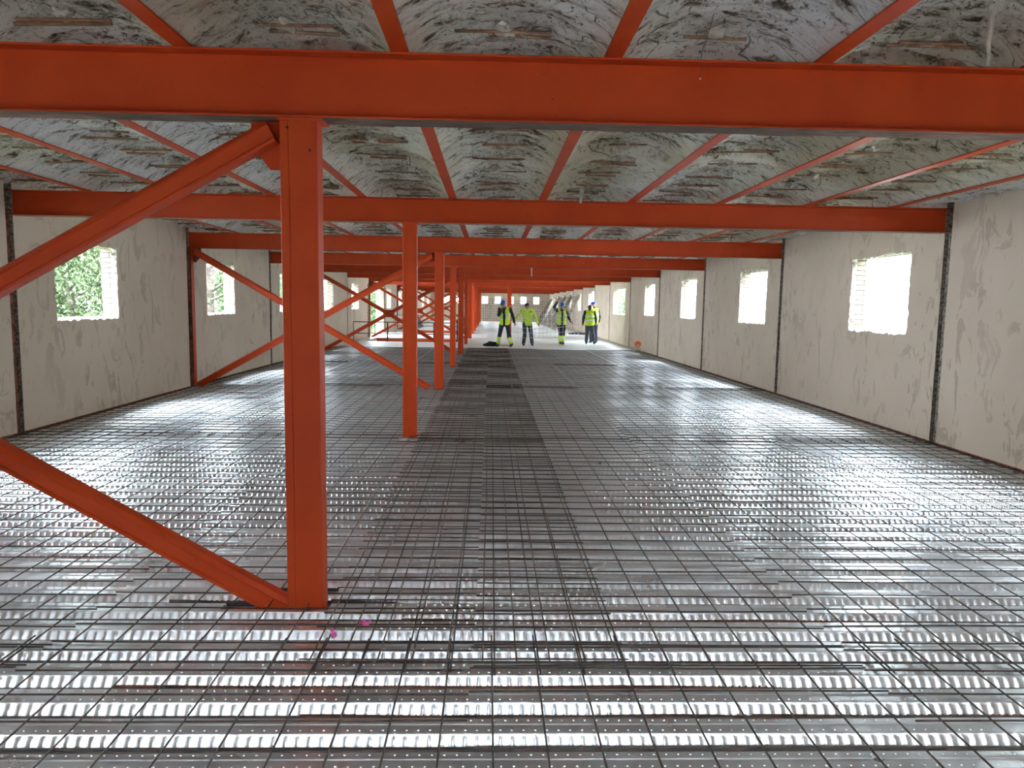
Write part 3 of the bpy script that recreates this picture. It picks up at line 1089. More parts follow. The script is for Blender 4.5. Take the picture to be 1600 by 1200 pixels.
# five widths of sheet: 11 wires at 0.2 with one-bay laps
lots = []
xs_start = [X0M + .2 * k for k in (-28, -19, -10, 0, 9, 18)]
xs_n = [9, 9, 10, 9, 9, 10]
rows_y = [(-2.45, 30), (3.20, 30), (8.85, 30), (14.5, 30), (20.15, 35)]
row_names = ['first row', 'second row', 'third row', 'fourth row', 'fifth row']
for ri, (ya, ny) in enumerate(rows_y):
    for ci, (xa, nx) in enumerate(zip(xs_start, xs_n)):
        z = .012 + (.0135 if (ci + ri) % 2 else 0)
        hx = [(-1.2, -.8, 3.72, 3.92)] if (ri == 1 and ci == 2) else None
        o = mesh_sheet(xa + (.012 if ri % 2 else 0), nx, ya, ny, .2, .2, z, .0042, M_WIRE, over=.10)
        tag(o, 'dark wire mesh sheet %s, %s from the viewer' % (strip_names[ci], row_names[ri]), 'wire mesh', 'floor reinforcing mesh')
# the doubled rusty run down the middle
for ri, (ya, ny) in enumerate(((3.18, 34), (8.60, 36), (14.6, 34), (20.5, 37))):
    o = mesh_sheet(-.79, 10, ya, ny, .154, (.166, .17, .18, .18)[ri], .040 if ri % 2 else .052, .0040, M_WIRE2, over=.05, jit=.006)
    tag(o, 'brown closely spaced mesh sheet of the dark middle run, %s from the viewer' % ['nearest', 'second', 'third', 'farthest'][ri], 'wire mesh', 'doubled mesh along the middle')

# bars lying in the troughs, one per trough
def trough_bars():
    k1 = int((DECK_END - EDGE0) / PER)
    rnd = random.Random(4)
    proto = MB()
    L = 10.6
    proto.bar((-L / 2, 0, 0), (L / 2, 0, 0), .010, 6)
    me = proto.mesh('trough_bar')
    me.materials.append(M_WIRE)
    for k in range(-3, k1 + 1):
        e = EDGE0 + PER * k
        o = bpy.data.objects.new('reinforcing_bar', me)
        COL.objects.link(o)
        o.location = ((XL + XR) / 2 + rnd.uniform(-.25, .25), e - .072 + rnd.uniform(-.006, .004), -.026 + rnd.uniform(-.006, .004))
        tag(o, 'long dark steel bar lying in a trough of the galvanised deck', 'steel bar', 'bars in the deck troughs')
    # single bars with their own look
    for (xa, xb, e, dz, r, mt, lab) in (
        (-.75, 1.25, 0, -.004, .010, M_RUSTBAR, 'short thick rusty ribbed bar lying across the front centre of the deck'),
        (1.1, 3.3, 0, -.006, .011, M_RUSTBAR, 'thick rusty bar in the front trough, right of the front-centre one'),
        (-1.6, 1.3, 1, .001, .008, M_RUSTBAR, 'thin rusty bar one rib behind the front-centre rusty bar'),
        (-.45, 2.0, 4, .004, .008, M_RUSTBAR, 'rusty bar just right of the nearest column foot'),
        (-1.75, -.5, 5, .008, .009, M_WIRE, 'loose dark bar ending in front of the nearest column foot'),
    ):
        mb = MB()
        y = EDGE0 + PER * e - .080
        segs = 12
        mb.tube([(xa + (xb - xa) * i / segs, y + .006 * math.sin(i), dz - .018 + .004 * math.cos(i * 1.3)) for i in range(segs + 1)], r, 8)
        # ribs on the bar
        for i in range(int((xb - xa) / .03)):
            x = xa + .015 + i * .03
            mb.bar((x, y, dz - .017), (x + .005, y, dz - .017), r * 1.14, 8)
        o = mb.build('ribbed_bar', mt)
        tag(o, lab, 'steel bar')
trough_bars()

# small pink ribbons tied on the mesh
def ribbon(x, y, z, L, rz, lab):
    mb = MB()
    n = 5
    pts = [(x + L * t / n * math.cos(rz) * 1, y + L * t / n * math.sin(rz), z + .012 + .018 * math.sin(t * 1.7)) for t in range(n + 1)]
    for a, b in zip(pts[:-1], pts[1:]):
        mb.quad((a[0], a[1], a[2]), (a[0] + .016, a[1] + .006, a[2] + .012), (b[0] + .016, b[1] + .006, b[2] + .012), b)
        mb.quad((a[0], a[1], a[2] - .0015), (a[0] + .016, a[1] + .006, a[2] + .0105), (b[0] + .016, b[1] + .006, b[2] + .0105), (b[0], b[1], b[2] - .0015))
    o = mb.build('ribbon', M_PINK)
    tag(o, lab, 'ribbon')
M_PINK = plain('pink_tape', (0.90, 0.12, 0.42), 0.6, 0, .3, 30)
ribbon(-.735, 3.40, .03, .07, 2.0, 'pink and white ribbon lying loose before the nearest column')
ribbon(-.64, 3.53, .04, .06, .3, 'pink ribbon tied to a wire crossing behind the loose one')

# ================================================================== SMALLER THINGS IN THE HALL
# mortar patch at the second column foot
mb = MB(); mb.box(-1.10, -.86, YF[NB + 1] - .26, YF[NB + 1] - .02, .0, .012)
o = mb.build('mortar_patch', M_MORTAR); bevel(o, .006)
tag(o, 'pale mortar patch on the deck before the second column', 'mortar')

# hanging plaster bits and wires
def drip(x, y, z, L, r, lab, mat=M_LUMP):
    mb = MB()
    rnd = random.Random(int(x * 100))
    n = 7
    pts = [(x + rnd.uniform(-.006, .006), y, z - L * i / n) for i in range(n + 1)]
    for i, (a, b) in enumerate(zip(pts[:-1], pts[1:])):
        mb.bar(a, b, r * (1 - .35 * i / n) * rnd.uniform(.85, 1.15), 8)
    o = mb.build('plaster_drip', mat)
    tag(o, lab, 'plaster')
def at(px, py, Y):
    """point at depth Y seen at a photo pixel (used to place things when modelling)"""
    d = R3 @ Vector(((px - 800), (600 - py), -F_PX))
    k = Y / d.y
    return Vector((d.x * k, Y, H + d.z * k))
p = at(1548, 40, 3.45); drip(p.x, p.y, 3.04, 3.04 - at(1548, 103, 3.45).z, .013, 'pale plaster rod hanging from the near vault at top right')
p = at(1140, 362, 13.6); drip(p.x, p.y, 3.02, 3.02 - at(1140, 378, 13.6).z, .022, 'white plaster drip hanging in front of the third beam')
p = at(831, 419, 23.6); drip(p.x, p.y, 3.0, 3.0 - at(831, 432, 23.6).z, .022, 'white strip hanging before the far beams near the centre', M_WHITE)
p = at(908, 305, 8.6); drip(p.x, p.y, 3.03, 3.03 - at(908, 317, 8.6).z, .026, 'ragged straw and plaster clump hanging at the second beam')
def wire():
    mb = MB()
    a = at(1114, 55, 3.62)
    pts = [Vector((a.x, a.y, 3.03)), at(1104, 62, 3.6), at(1097, 80, 3.62), at(1093, 105, 3.65), at(1094, 122, 3.66)]
    mb.tube(pts, .0018, 5)
    o = mb.build('hanging_wire', M_WIRE)
    e = MB(); q = pts[-1]; e.bar((q.x, q.y, q.z - .006), (q.x, q.y, q.z + .002), .004, 8); e.build('tip', M_LUMP, o)
    tag(o, 'thin curled wire hanging from the near vault over the nearest beam', 'wire')
wire()

# railings at the stair wells
def railing(p0, p1, posts, h, lab, balusters=0, mat=M_BLACK, name='railing'):
    p0, p1 = Vector(p0), Vector(p1)
    t = empty(name, p0)
    def rel(p): return Vector(p) - p0
    for f in posts:
        q = p0.lerp(p1, f)
        mb = MB(); r = rel(q)
        mb.box(r.x - .028, r.x + .028, r.y - .028, r.y + .028, 0, h)
        mb.build('post', mat, t)
    for f in (.42, 1.0) if not balusters else (.08, 1.0):
        mb = MB(); mb.bar(rel(p0) + Vector((0, 0, h * f - .02)), rel(p1) + Vector((0, 0, h * f - .02)), .021, 6)
        mb.build('rail', mat, t)
    for i in range(balusters):
        q = rel(p0.lerp(p1, (i + .5) / balusters))
        mb = MB(); mb.bar((q.x, q.y, h * .08), (q.x, q.y, h - .02), .011, 6)
        mb.build('baluster', mat, t)
    tag(t, lab, 'railing')
zt = .04
railing((-5.66, 30.55, zt), (-1.5, 30.55, zt), (0, .34, .62, .8, 1), .82, 'black post railing along the near edge of the stair opening')
railing((-1.40, 30.9, zt), (-1.40, 44.9, zt), (0, .12, .26, .4, .6, .8, 1), .95, 'black railing running away beside the column row')
railing((-5.1, 39.75, zt), (-1.5, 39.75, zt), (0, .33, .66, 1), .95, 'black railing before the farther floor opening')
railing((XL - 1.75, 34.2, 0), (XL - 1.75, 40.0, 0), (0, .5, 1), 1.0, 'dark balcony railing with vertical bars beyond the brick doorway', balusters=30)

# mesh sheets leaning on walls far down the hall
def leaning(p0, p1, lean, h, n_long, n_up, lab, mat=M_WIRE, r=.006):
    """grid between foot line p0-p1 and a top line shifted by lean"""
    p0, p1, lean = Vector(p0), Vector(p1), Vector(lean)
    mb = MB()
    top0, top1 = p0 + lean + Vector((0, 0, h)), p1 + lean + Vector((0, 0, h))
    for i in range(n_long):
        f = i / (n_long - 1)
        mb.bar(p0.lerp(p1, f), top0.lerp(top1, f), r, 4)
    for j in range(n_up):
        f = j / (n_up - 1)
        mb.bar(p0.lerp(top0, f), p1.lerp(top1, f), r, 4)
    o = mb.build('reinforcing_mesh', mat)
    tag(o, lab, 'wire mesh')
leaning((-.9, Y1 - .7, .05), (2.2, Y1 - .7, .05), (0, .6, 0), 2.1, 16, 10, 'dark mesh sheet leaning on the far end wall behind the lone column', r=.012)
leaning((2.35, Y1 - .7, .05), (5.3, Y1 - .7, .05), (0, .6, 0), 1.9, 15, 9, 'mesh sheet leaning on the far end wall toward the right corner', r=.012)
for i, y in enumerate((46.0, 50.2, 54.4, 58.6, 62.8)):
    leaning((XR - 1.45, y, .05), (XR - 1.45, y + 3.8, .05), (1.25, 0, 0), 2.15, 14, 8,
            '%s mesh sheet leaning on the right wall behind the workers' % ['nearest', 'second', 'third', 'fourth', 'farthest'][i], r=.006)
# planks leaning with them
for i, y in enumerate((45.6, 50.0, 54.2, 58.4, 62.55)):
    mb = MB()
    mb.prism([(-.11, -.02), (.11, -.02), (.11, .02), (-.11, .02)], (XR - 1.25, y, .04), (XR - .1, y, 2.3), up=(0, 1, 0))
    o = mb.build('plank', M_MORTAR)
    tag(o, '%s pale board leaning on the right wall among the mesh sheets' % ['nearest', 'second', 'third', 'fourth', 'farthest'][i], 'board')
leaning((XL + 1.1, 47.0, .05), (XL + 1.1, 50.0, .05), (-.95, 0, 0), 2.1, 8, 7, 'dark lattice frame leaning on the left wall past the doorway', mat=M_BLACK, r=.016)

# things lying about near the workers
def lump(name, parts, mat, lab, cat):
    mb = MB()
    for (x, y, z, a, b, c) in parts:
        bm = bmesh.new(); bmesh.ops.create_icosphere(bm, subdivisions=3, radius=1.0)
        n = len(mb.v)
        for v in bm.verts:
            f = 1 + .16 * math.sin(v.co.x * 6 + x * 9) * math.cos(v.co.y * 5 + y)
            mb.v.append((x + v.co.x * a * f, y + v.co.y * b * f, max(.041, z + v.co.z * c * f)))
        bm.verts.index_update()
        for fc in bm.faces:
            mb.f.append(tuple(n + v.index for v in fc.verts)); mb.mi.append(0)
        bm.free()
    o = mb.build(name, mat); tag(o, lab, cat)
M_CLOTH = plain('black_cloth', (0.015, 0.015, 0.018), 0.9)
M_ORANGE = plain('orange_plastic', (0.85, 0.20, 0.04), 0.5)
M_WOOD = plain('pale_wood', (0.60, 0.42, 0.20), 0.7)
p = at(768, 538, 28.2)
lump('tool_bag', [(p.x, 28.2, .12, .22, .12, .11), (p.x - .2, 28.25, .09, .12, .1, .06)], M_CLOTH, 'black tool bag on the concrete beside the left worker', 'bag')
p = at(903, 520, 41.0)
lump('tarpaulin', [(p.x, 41.0, .06, .55, .4, .10)], M_CLOTH, 'black heap of tarpaulin on the floor near the right wall', 'tarpaulin')
p = at(789, 541, 28.6)
mb = MB(); mb.box(p.x - .22, p.x + .22, 28.55, 28.65, .041, .085)
o = mb.build('timber_batten', M_WOOD); tag(o, 'short pale timber batten between the left worker\'s feet', 'timber')
def cone_thing():
    p = at(997, 545, 26.2)
    t = empty('cable_reel', (XR - .28, 26.2, 0))
    mb = MB()
    for yy in (-.06, .06):
        mb.prism([(.11 * math.cos(a * math.pi / 8), .11 * math.sin(a * math.pi / 8)) for a in range(16)], (0, yy - .01, .30), (0, yy + .01, .30))
    mb.bar((0, -.05, .30), (0, .05, .30), .07, 12)
    mb.build('drum', M_ORANGE, t)
    mb = MB(); mb.bar((-.14, -.08, .04), (0, -.08, .30), .012); mb.bar((.14, -.08, .04), (0, -.08, .30), .012)
    mb.bar((-.14, .08, .04), (0, .08, .30), .012); mb.bar((.14, .08, .04), (0, .08, .30), .012)
    mb.build('stand', M_WIREPALE, t)
    tag(t, 'small orange reel on a pale stand by the right wall foot', 'cable reel')
cone_thing()

# ================================================================== PEOPLE
def capsule(mb, p0, p1, r0, r1, n=14, sq=(1, 1)):
    """closed tapered capsule; sq squashes the section (side, front)"""
    p0, p1 = Vector(p0), Vector(p1)
    d = p1 - p0
    L = d.length
    d = d.normalized() if L > 1e-6 else Vector((0, 0, 1))
    ref = Vector((0, 1, 0)) if abs(d.y) < .9 else Vector((0, 0, 1))
    sd = d.cross(ref).normalized(); fr = sd.cross(d).normalized()
    rings = []
    for i in range(5):
        a = -math.pi / 2 + math.pi / 2 * i / 4
        rings.append((p0 + d * (math.sin(a) * r0), math.cos(a) * r0))
    for i in range(5):
        a = math.pi / 2 * i / 4
        rings.append((p1 + d * (math.sin(a) * r1), math.cos(a) * r1))
    base = len(mb.v)
    for c, r in rings:
        r = max(r, 1e-4)
        for k in range(n):
            t = 2 * math.pi * k / n
            mb.v.append(tuple(c + sd * (math.cos(t) * r * sq[0]) + fr * (math.sin(t) * r * sq[1])))
    for i in range(len(rings) - 1):
        for k in range(n):
            j = (k + 1) % n
            mb.f.append((base + i * n + k, base + i * n + j, base + (i + 1) * n + j, base + (i + 1) * n + k)); mb.mi.append(0)
    mb.f.append(tuple(base + k for k in range(n))[::-1]); mb.mi.append(0)
    mb.f.append(tuple(base + (len(rings) - 1) * n + k for k in range(n))); mb.mi.append(0)

def ellip(mb, c, r, rot=None):
    bm = bmesh.new(); bmesh.ops.create_icosphere(bm, subdivisions=3, radius=1.0)
    n = len(mb.v)
    for v in bm.verts:
        q = Vector((v.co.x * r[0], v.co.y * r[1], v.co.z * r[2]))
        if rot is not None: q = rot @ q
        mb.v.append(tuple(Vector(c) + q))
    bm.verts.index_update()
    for fc in bm.faces:
        mb.f.append(tuple(n + v.index for v in fc.verts)); mb.mi.append(0)
    bm.free()

def remeshed(mb, name, mat, parent, voxel, smooth_it=4, cut=None):
    me = mb.mesh('tmp')
    o = bpy.data.objects.new('tmp', me); COL.objects.link(o)
    md = o.modifiers.new('r', 'REMESH'); md.mode = 'VOXEL'; md.voxel_size = voxel; md.use_smooth_shade = True
    ms = o.modifiers.new('s', 'SMOOTH'); ms.iterations = smooth_it; ms.factor = .5
    dg = bpy.context.evaluated_depsgraph_get()
    m2 = bpy.data.meshes.new_from_object(o.evaluated_get(dg))
    bpy.data.objects.remove(o)
    if cut is not None:
        bm = bmesh.new(); bm.from_mesh(m2)
        dl = [f for f in bm.faces if cut(f.calc_center_median(), f.normal)]
        bmesh.ops.delete(bm, geom=dl, context='FACES')
        bm.to_mesh(m2); bm.free()
    for p in m2.polygons: p.use_smooth = True
    m2.name = name
    m2.materials.clear()
    return link(name, m2, mat, parent)

M_SKIN = plain('skin', (0.42, 0.24, 0.16), 0.55, 0, .08, 20)
M_HAIR = plain('dark_hair', (0.02, 0.014, 0.010), 0.8)
M_JACKET = plain('black_jacket', (0.018, 0.019, 0.024), 0.8, 0, .3, 10)
M_TROUS = plain('navy_trousers', (0.022, 0.026, 0.045), 0.85, 0, .3, 10)
M_TROUG = plain('grey_blue_trousers', (0.055, 0.060, 0.080), 0.85, 0, .3, 10)
M_BOOT = plain('black_boots', (0.02, 0.018, 0.016), 0.6)
M_HELM = plain('blue_helmet', (0.03, 0.10, 0.42), 0.35)
M_GLOVE = plain('pale_gloves', (0.45, 0.42, 0.36), 0.8)
M_BAND = plain('silver_reflective_tape', (0.62, 0.63, 0.62), 0.4)
def mat_vest():
    m, nt, b = new_mat('yellow_hi_vis')
    tc = nt.nodes.new('ShaderNodeTexCoord')
    mp = mapping(nt)
    n = noise(nt, mp.outputs[0], 12, 4)
    r = ramp(nt, n.outputs['Fac'], [(0.3, (0.46, 0.72, 0.03)), (0.7, (0.62, 0.88, 0.06))])
    nt.links.new(r.outputs[0], b.inputs['Base Color'])
    b.inputs['Roughness'].default_value = .8
    return m
M_VEST = mat_vest()

def hand(mb, wrist, elbow, curl=.5, side=1, sc=1.0):
    w, e = Vector(wrist), Vector(elbow)
    d = (w - e).normalized()
    ref = Vector((0, -1, 0)) if abs(d.y) < .8 else Vector((0, 0, 1))
    ac = d.cross(ref).normalized() * side       # across the palm
    nm = ac.cross(d).normalized() * side
    pal = w + d * .05 * sc
    capsule(mb, w - d * .01, w + d * .075 * sc, .024 * sc, .030 * sc, 12, (1.25, .62) if True else (1, 1))
    base = w + d * .082 * sc
    lens = [.070, .080, .074, .058]
    for i in range(4):
        off = ac * (.030 - .020 * i) * sc
        p0 = base + off
        d1 = (d * math.cos(curl * .8) + nm * math.sin(curl * .8)).normalized()
        p1 = p0 + d1 * lens[i] * .45 * sc
        d2 = (d * math.cos(curl * 1.9) + nm * math.sin(curl * 1.9)).normalized()
        p2 = p1 + d2 * lens[i] * .32 * sc
        d3 = (d * math.cos(curl * 2.7) + nm * math.sin(curl * 2.7)).normalized()
        p3 = p2 + d3 * lens[i] * .23 * sc
        capsule(mb, p0, p1, .0095 * sc, .009 * sc, 8)
        capsule(mb, p1, p2, .009 * sc, .008 * sc, 8)
        capsule(mb, p2, p3, .008 * sc, .007 * sc, 8)
    t0 = w + d * .025 * sc + ac * .022 * sc
    t1 = t0 + (d * .6 + ac * .7 + nm * .3).normalized() * .038 * sc
    t2 = t1 + (d * .85 + ac * .25 + nm * .45).normalized() * .032 * sc
    capsule(mb, t0, t1, .012 * sc, .011 * sc, 8); capsule(mb, t1, t2, .010 * sc, .009 * sc, 8)

def person(loc, rz, pose, wear, label, size=1.0):
    """local frame: facing -Y, +X to the viewer's right when facing the camera"""
    t = empty('person', loc, rz)
    t.scale = (size, size, size)
    P = {k: Vector(v) for k, v in pose.items()}
    hip, chest, neck, head = P['hip'], P['chest'], P['neck'], P['head']
    look = P.get('look', Vector((0, -1, 0))).normalized()
    # ---------- body, one surface
    b = MB()
    capsule(b, hip + Vector((0, 0, .0)), hip + Vector((0, 0, .12)), .135, .115, 18, (1.05, .8))
    capsule(b, hip + Vector((0, 0, .12)), chest, .115, .14, 18, (1.08, .78))
    capsule(b, chest, neck - Vector((0, 0, .06)), .14, .09, 18, (1.15, .75))
    capsule(b, P['shL'], P['shR'], .062, .062)
    capsule(b, neck - Vector((0, 0, .05)), head - Vector((0, 0, .04)), .056, .050)
    up = (head - neck).normalized()
    sd = look.cross(up).normalized(); fw = up.cross(sd).normalized() * 1
    if fw.dot(look) < 0: fw = -fw
    rot = Matrix((sd, fw, up)).transposed()
    ellip(b, head + up * .02, (.073, .092, .098), rot)
    ellip(b, head - up * .045 + fw * .022, (.052, .062, .062), rot)           # jaw
    capsule(b, head + fw * .088 + up * .015, head + fw * .108 - up * .018, .008, .014, 8)  # nose
    capsule(b, head + fw * .078 - up * .055 + sd * .018, head + fw * .078 - up * .055 - sd * .018, .010, .010, 8)  # lips
    capsule(b, head + fw * .084 + up * .036 + sd * .045, head + fw * .084 + up * .036 - sd * .045, .010, .010, 8)  # brow
    for s in (-1, 1):
        ellip(b, head + sd * s * .076 - up * .002, (.010, .020, .032), rot)
    for s in 'LR':
        capsule(b, P['hp' + s], P['kn' + s], .083, .055); capsule(b, P['kn' + s], P['an' + s], .056, .038)
        capsule(b, P['sh' + s], P['el' + s], .052, .040); capsule(b, P['el' + s], P['wr' + s], .040, .026)
        hand(b, P['wr' + s], P['el' + s], P.get('curl' + s, Vector((.5, 0, 0))).x, 1 if s == 'L' else -1)
        f0 = P['an' + s]; fd = P.get('ft' + s, Vector((0, -1, 0))).normalized()
        capsule(b, f0 + Vector((0, 0, -.03)), f0 + fd * .14 + Vector((0, 0, -.045)), .036, .028)
    remeshed(b, 'body', M_SKIN, t, .0075, 3)
    # eyes, as small dark inserts with lids of shadow
    ey = MB()
    for s in (-1, 1):
        ellip(ey, head + fw * .083 + sd * s * .031 + up * .016, (.012, .008, .006), rot)
    ey.build('eyes', M_HAIR, t)
    # ---------- trousers
    tr = MB()
    capsule(tr, hip + Vector((0, 0, -.01)), hip + Vector((0, 0, .10)), .150, .132, 18, (1.06, .86))
    for s in 'LR':
        capsule(tr, P['hp' + s], P['kn' + s], .100, .078)
        capsule(tr, P['kn' + s], P['an' + s] + Vector((0, 0, .02)), .078, .072)
    remeshed(tr, 'trousers', wear['trousers'], t, .013, 3)
    if wear.get('cuffs'):
        for s in 'LR':
            c = MB(); k, a = P['kn' + s], P['an' + s]
            capsule(c, a.lerp(k, .60), a.lerp(k, .16), .083, .080)
            o = remeshed(c, 'hi_vis_cuff', M_VEST, t, .013, 2); o['label'] = 'bright yellow trouser leg band'
            c = MB(); capsule(c, a.lerp(k, .42), a.lerp(k, .34), .084, .083, 14)
            remeshed(c, 'reflective_band', M_BAND, t, .012, 1)
    # ---------- boots
    for s in 'LR':
        bt = MB(); a = P['an' + s]; fd = P.get('ft' + s, Vector((0, -1, 0))).normalized()
        capsule(bt, a + Vector((0, 0, .06)), a + Vector((0, 0, -.02)), .052, .050)
        capsule(bt, a - fd * .03 + Vector((0, 0, -.045)), a + fd * .17 + Vector((0, 0, -.055)), .042, .038, 14, (1.15, 1))
        remeshed(bt, 'boot', M_BOOT, t, .011, 2)
    # ---------- jacket
    jk = MB()
    capsule(jk, hip + Vector((0, 0, .03)), chest, .150, .165, 18, (1.12, .84))
    capsule(jk, chest, neck - Vector((0, 0, .09)), .165, .105, 18, (1.15, .80))
    capsule(jk, P['shL'], P['shR'], .078, .078)
    capsule(jk, neck - Vector((0, 0, .07)), neck, .075, .064)
    for s in 'LR':
        capsule(jk, P['sh' + s], P['el' + s], .072, .060)
        capsule(jk, P['el' + s], P['el' + s].lerp(P['wr' + s], .93), .060, .046)
    if wear.get('long'):
        capsule(jk, hip + Vector((0, 0, -.10)), hip + Vector((0, 0, .1)), .155, .15, 18, (1.12, .86))
    hem = hip.z - .115
    remeshed(jk, 'jacket', wear['jacket'], t, .013, 3, lambda c, nn: c.z < hem and abs(c.x - hip.x) < .22)
    # ---------- vest
    if wear.get('vest'):
        ve = MB()
        capsule(ve, hip + Vector((0, 0, -.06)), chest, .178, .186, 18, (1.12, .88))
        capsule(ve, chest, neck - Vector((0, 0, .11)), .186, .118, 18, (1.12, .86))
        capsule(ve, P['shL'] * .86 + P['shR'] * .14, P['shR'] * .86 + P['shL'] * .14, .088, .088)
        op = wear['vest'] == 'open'
        nz = neck.z
        def cut(c, nn, op=op, nz=nz):
            if c.z > nz - .005 and abs(c.x - neck.x) < .09: return True
            if c.z < hip.z - .10: return True
            if c.y < -.02 and nn.y < .2:
                w = .045 if op else .0
                if c.z > nz - .26: w = max(w, (c.z - (nz - .26)) * .35)
                if abs(c.x - (neck.x if c.z > chest.z else hip.x)) < w: return True
            return False
        o = remeshed(ve, 'vest', M_VEST, t, .012, 3, cut)
        md = o.modifiers.new('thick', 'SOLIDIFY'); md.thickness = .006
        for (za, rr) in ((.10, .187), (.27, .194)):
            bd = MB(); base = hip + Vector((0, 0, za))
            n = 28
            for i in range(n):
                a0, a1 = 2 * math.pi * i / n, 2 * math.pi * (i + 1) / n
                if op and -math.pi / 2 - .3 < ((a0 + a1) / 2 if (a0 + a1) / 2 < math.pi else (a0 + a1) / 2 - 2 * math.pi) < -math.pi / 2 + .3: continue
                q = [(base.x + math.cos(a) * rr * 1.13, base.y + math.sin(a) * rr * .90, base.z) for a in (a0, a1)]
                bd.quad(q[0], q[1], (q[1][0], q[1][1], base.z + .05), (q[0][0], q[0][1], base.z + .05))
            o = bd.build('reflective_band', M_BAND, t)
            md = o.modifiers.new('thick', 'SOLIDIFY'); md.thickness = .005
    # ---------- head wear
    hw = wear['head']
    if hw == 'helmet':
        hm = MB()
        ellip(hm, head + up * .075, (.108, .128, .082), rot)
        ellip(hm, head + up * .052 + fw * .045, (.095, .118, .016), rot)
        capsule(hm, head + up * .15 - fw * .09, head + up * .155 + fw * .07, .014, .014, 8)
        remeshed(hm, 'hard_hat', M_HELM, t, .009, 2)
        ch = MB()
        for s in (-1, 1):
            ch.tube([tuple(head + sd * s * .088 + up * .05), tuple(head + sd * s * .076 - up * .05 + fw * .02), tuple(head - up * .108 + fw * .03)], .005, 5)
        ch.build('chin_strap', M_BOOT, t)
    else:
        hr = MB()
        ellip(hr, head + up * .042 - fw * .016, (.084, .098, .092), rot)
        ellip(hr, head - up * .02 - fw * .05, (.072, .055, .075), rot)
        o = remeshed(hr, 'beanie' if hw == 'beanie' else 'hair', M_HAIR, t, .009, 2)
    if wear.get('badge'):
        bg = MB(); bg.box(chest.x + .045, chest.x + .145, chest.y - .165, chest.y - .150, chest.z + .10, chest.z + .13)
        bg.build('chest_label', M_JACKET, t)
    tag(t, label, 'person')
    return t

Z0 = .09     # ankle height above the ground the boots stand on
def base_pose(**kw):
    p = dict(hip=(0, 0, .90), chest=(0, .0, 1.22), neck=(0, -.01, 1.46), head=(0, -.04, 1.57),
             shL=(-.19, 0, 1.38), shR=(.19, 0, 1.38), elL=(-.26, .02, 1.10), elR=(.26, .02, 1.10),
             wrL=(-.27, -.08, .86), wrR=(.27, -.08, .86), hpL=(-.10, 0, .86), hpR=(.10, 0, .86),
             knL=(-.11, -.03, .48), knR=(.11, -.03, .48), anL=(-.11, .02, Z0), anR=(.11, .02, Z0))
    p.update(kw)
    return p
GZ = .042
def gx(px, Y): return at(px, 475, Y).x
# 1 left worker: blue helmet, open vest, right hand at the chin, legs apart
person((gx(789, 28.0), 28.0, GZ), -.15, base_pose(
    head=(-.05, -.09, 1.555), neck=(-.02, -.03, 1.455), look=(-.25, -1, -.35), chest=(.0, .0, 1.22),
    elL=(-.20, -.20, 1.16), wrL=(-.11, -.27, 1.36), elR=(.30, .03, 1.12), wrR=(.36, -.03, .90),
    knL=(-.16, -.06, .50), anL=(-.24, .0, Z0), knR=(.16, .0, .49), anR=(.25, .05, Z0), curlL=(1.0, 0, 0)),
    dict(trousers=M_TROUS, jacket=M_JACKET, vest='open', head='helmet', cuffs=True, long=True),
    'worker in blue hard hat and open yellow vest, hand raised to chin', 1.03)
# 2 second worker: full yellow jacket, arms held out
person((gx(824, 28.9), 28.9, GZ), .05, base_pose(
    head=(-.02, -.08, 1.55), look=(.0, -1, -.45), hip=(.03, 0, .90), chest=(.02, -.02, 1.21),
    elL=(-.36, -.02, 1.16), wrL=(-.52, -.14, .98), elR=(.34, .0, 1.12), wrR=(.42, -.10, .88),
    knL=(-.08, -.08, .49), anL=(-.12, .04, Z0), knR=(.16, -.05, .49), anR=(.22, .06, Z0), curlR=(.9, 0, 0)),
    dict(trousers=M_TROUG, jacket=M_VEST, vest=None, head='beanie', long=True, badge=True),
    'worker in full yellow hi-vis jacket with dark cap, arms held out', 1.0)
# 3 third worker behind the carried mesh, arm over the head
person((gx(878, 30.4), 30.4, GZ), .12, base_pose(
    head=(.0, -.06, 1.57), look=(.1, -1, -.2), hip=(0, 0, .90),
    elL=(-.34, -.02, 1.50), wrL=(-.22, -.10, 1.72), elR=(.28, .0, 1.12), wrR=(.37, -.12, .93),
    knL=(-.06, -.05, .50), anL=(-.03, .03, Z0), knR=(.09, -.02, .49), anR=(.07, .02, Z0), curlL=(1.2, 0, 0)),
    dict(trousers=M_TROUS, jacket=M_JACKET, vest='open', head='helmet', cuffs=True),
    'worker in open yellow vest behind the wire sheet, one arm over head', 1.0)
# 4 worker seen from the back
person((gx(922, 30.8), 30.8, GZ), math.pi - .1, base_pose(
    head=(0, -.05, 1.55), look=(0, -1, -.3),
    elL=(-.27, .0, 1.10), wrL=(-.28, -.14, .90), elR=(.27, .0, 1.10), wrR=(.28, -.10, .88),
    knL=(-.15, -.08, .50), anL=(-.22, .08, Z0), knR=(.10, -.02, .48), anR=(.12, .02, Z0)),
    dict(trousers=M_TROUG, jacket=M_JACKET, vest='closed', head='beanie', long=False),
    'worker seen from behind in closed yellow vest and grey trousers', .97)
# 5 worker half hidden behind the fourth
person((gx(928.5, 31.9), 31.9, GZ), math.pi + .3, base_pose(
    head=(0, -.05, 1.58), look=(.2, -1, 0)),
    dict(trousers=M_TROUS, jacket=M_JACKET, vest='closed', head='helmet', long=False),
    'worker in blue hard hat half hidden behind another near the right wall', 1.03)

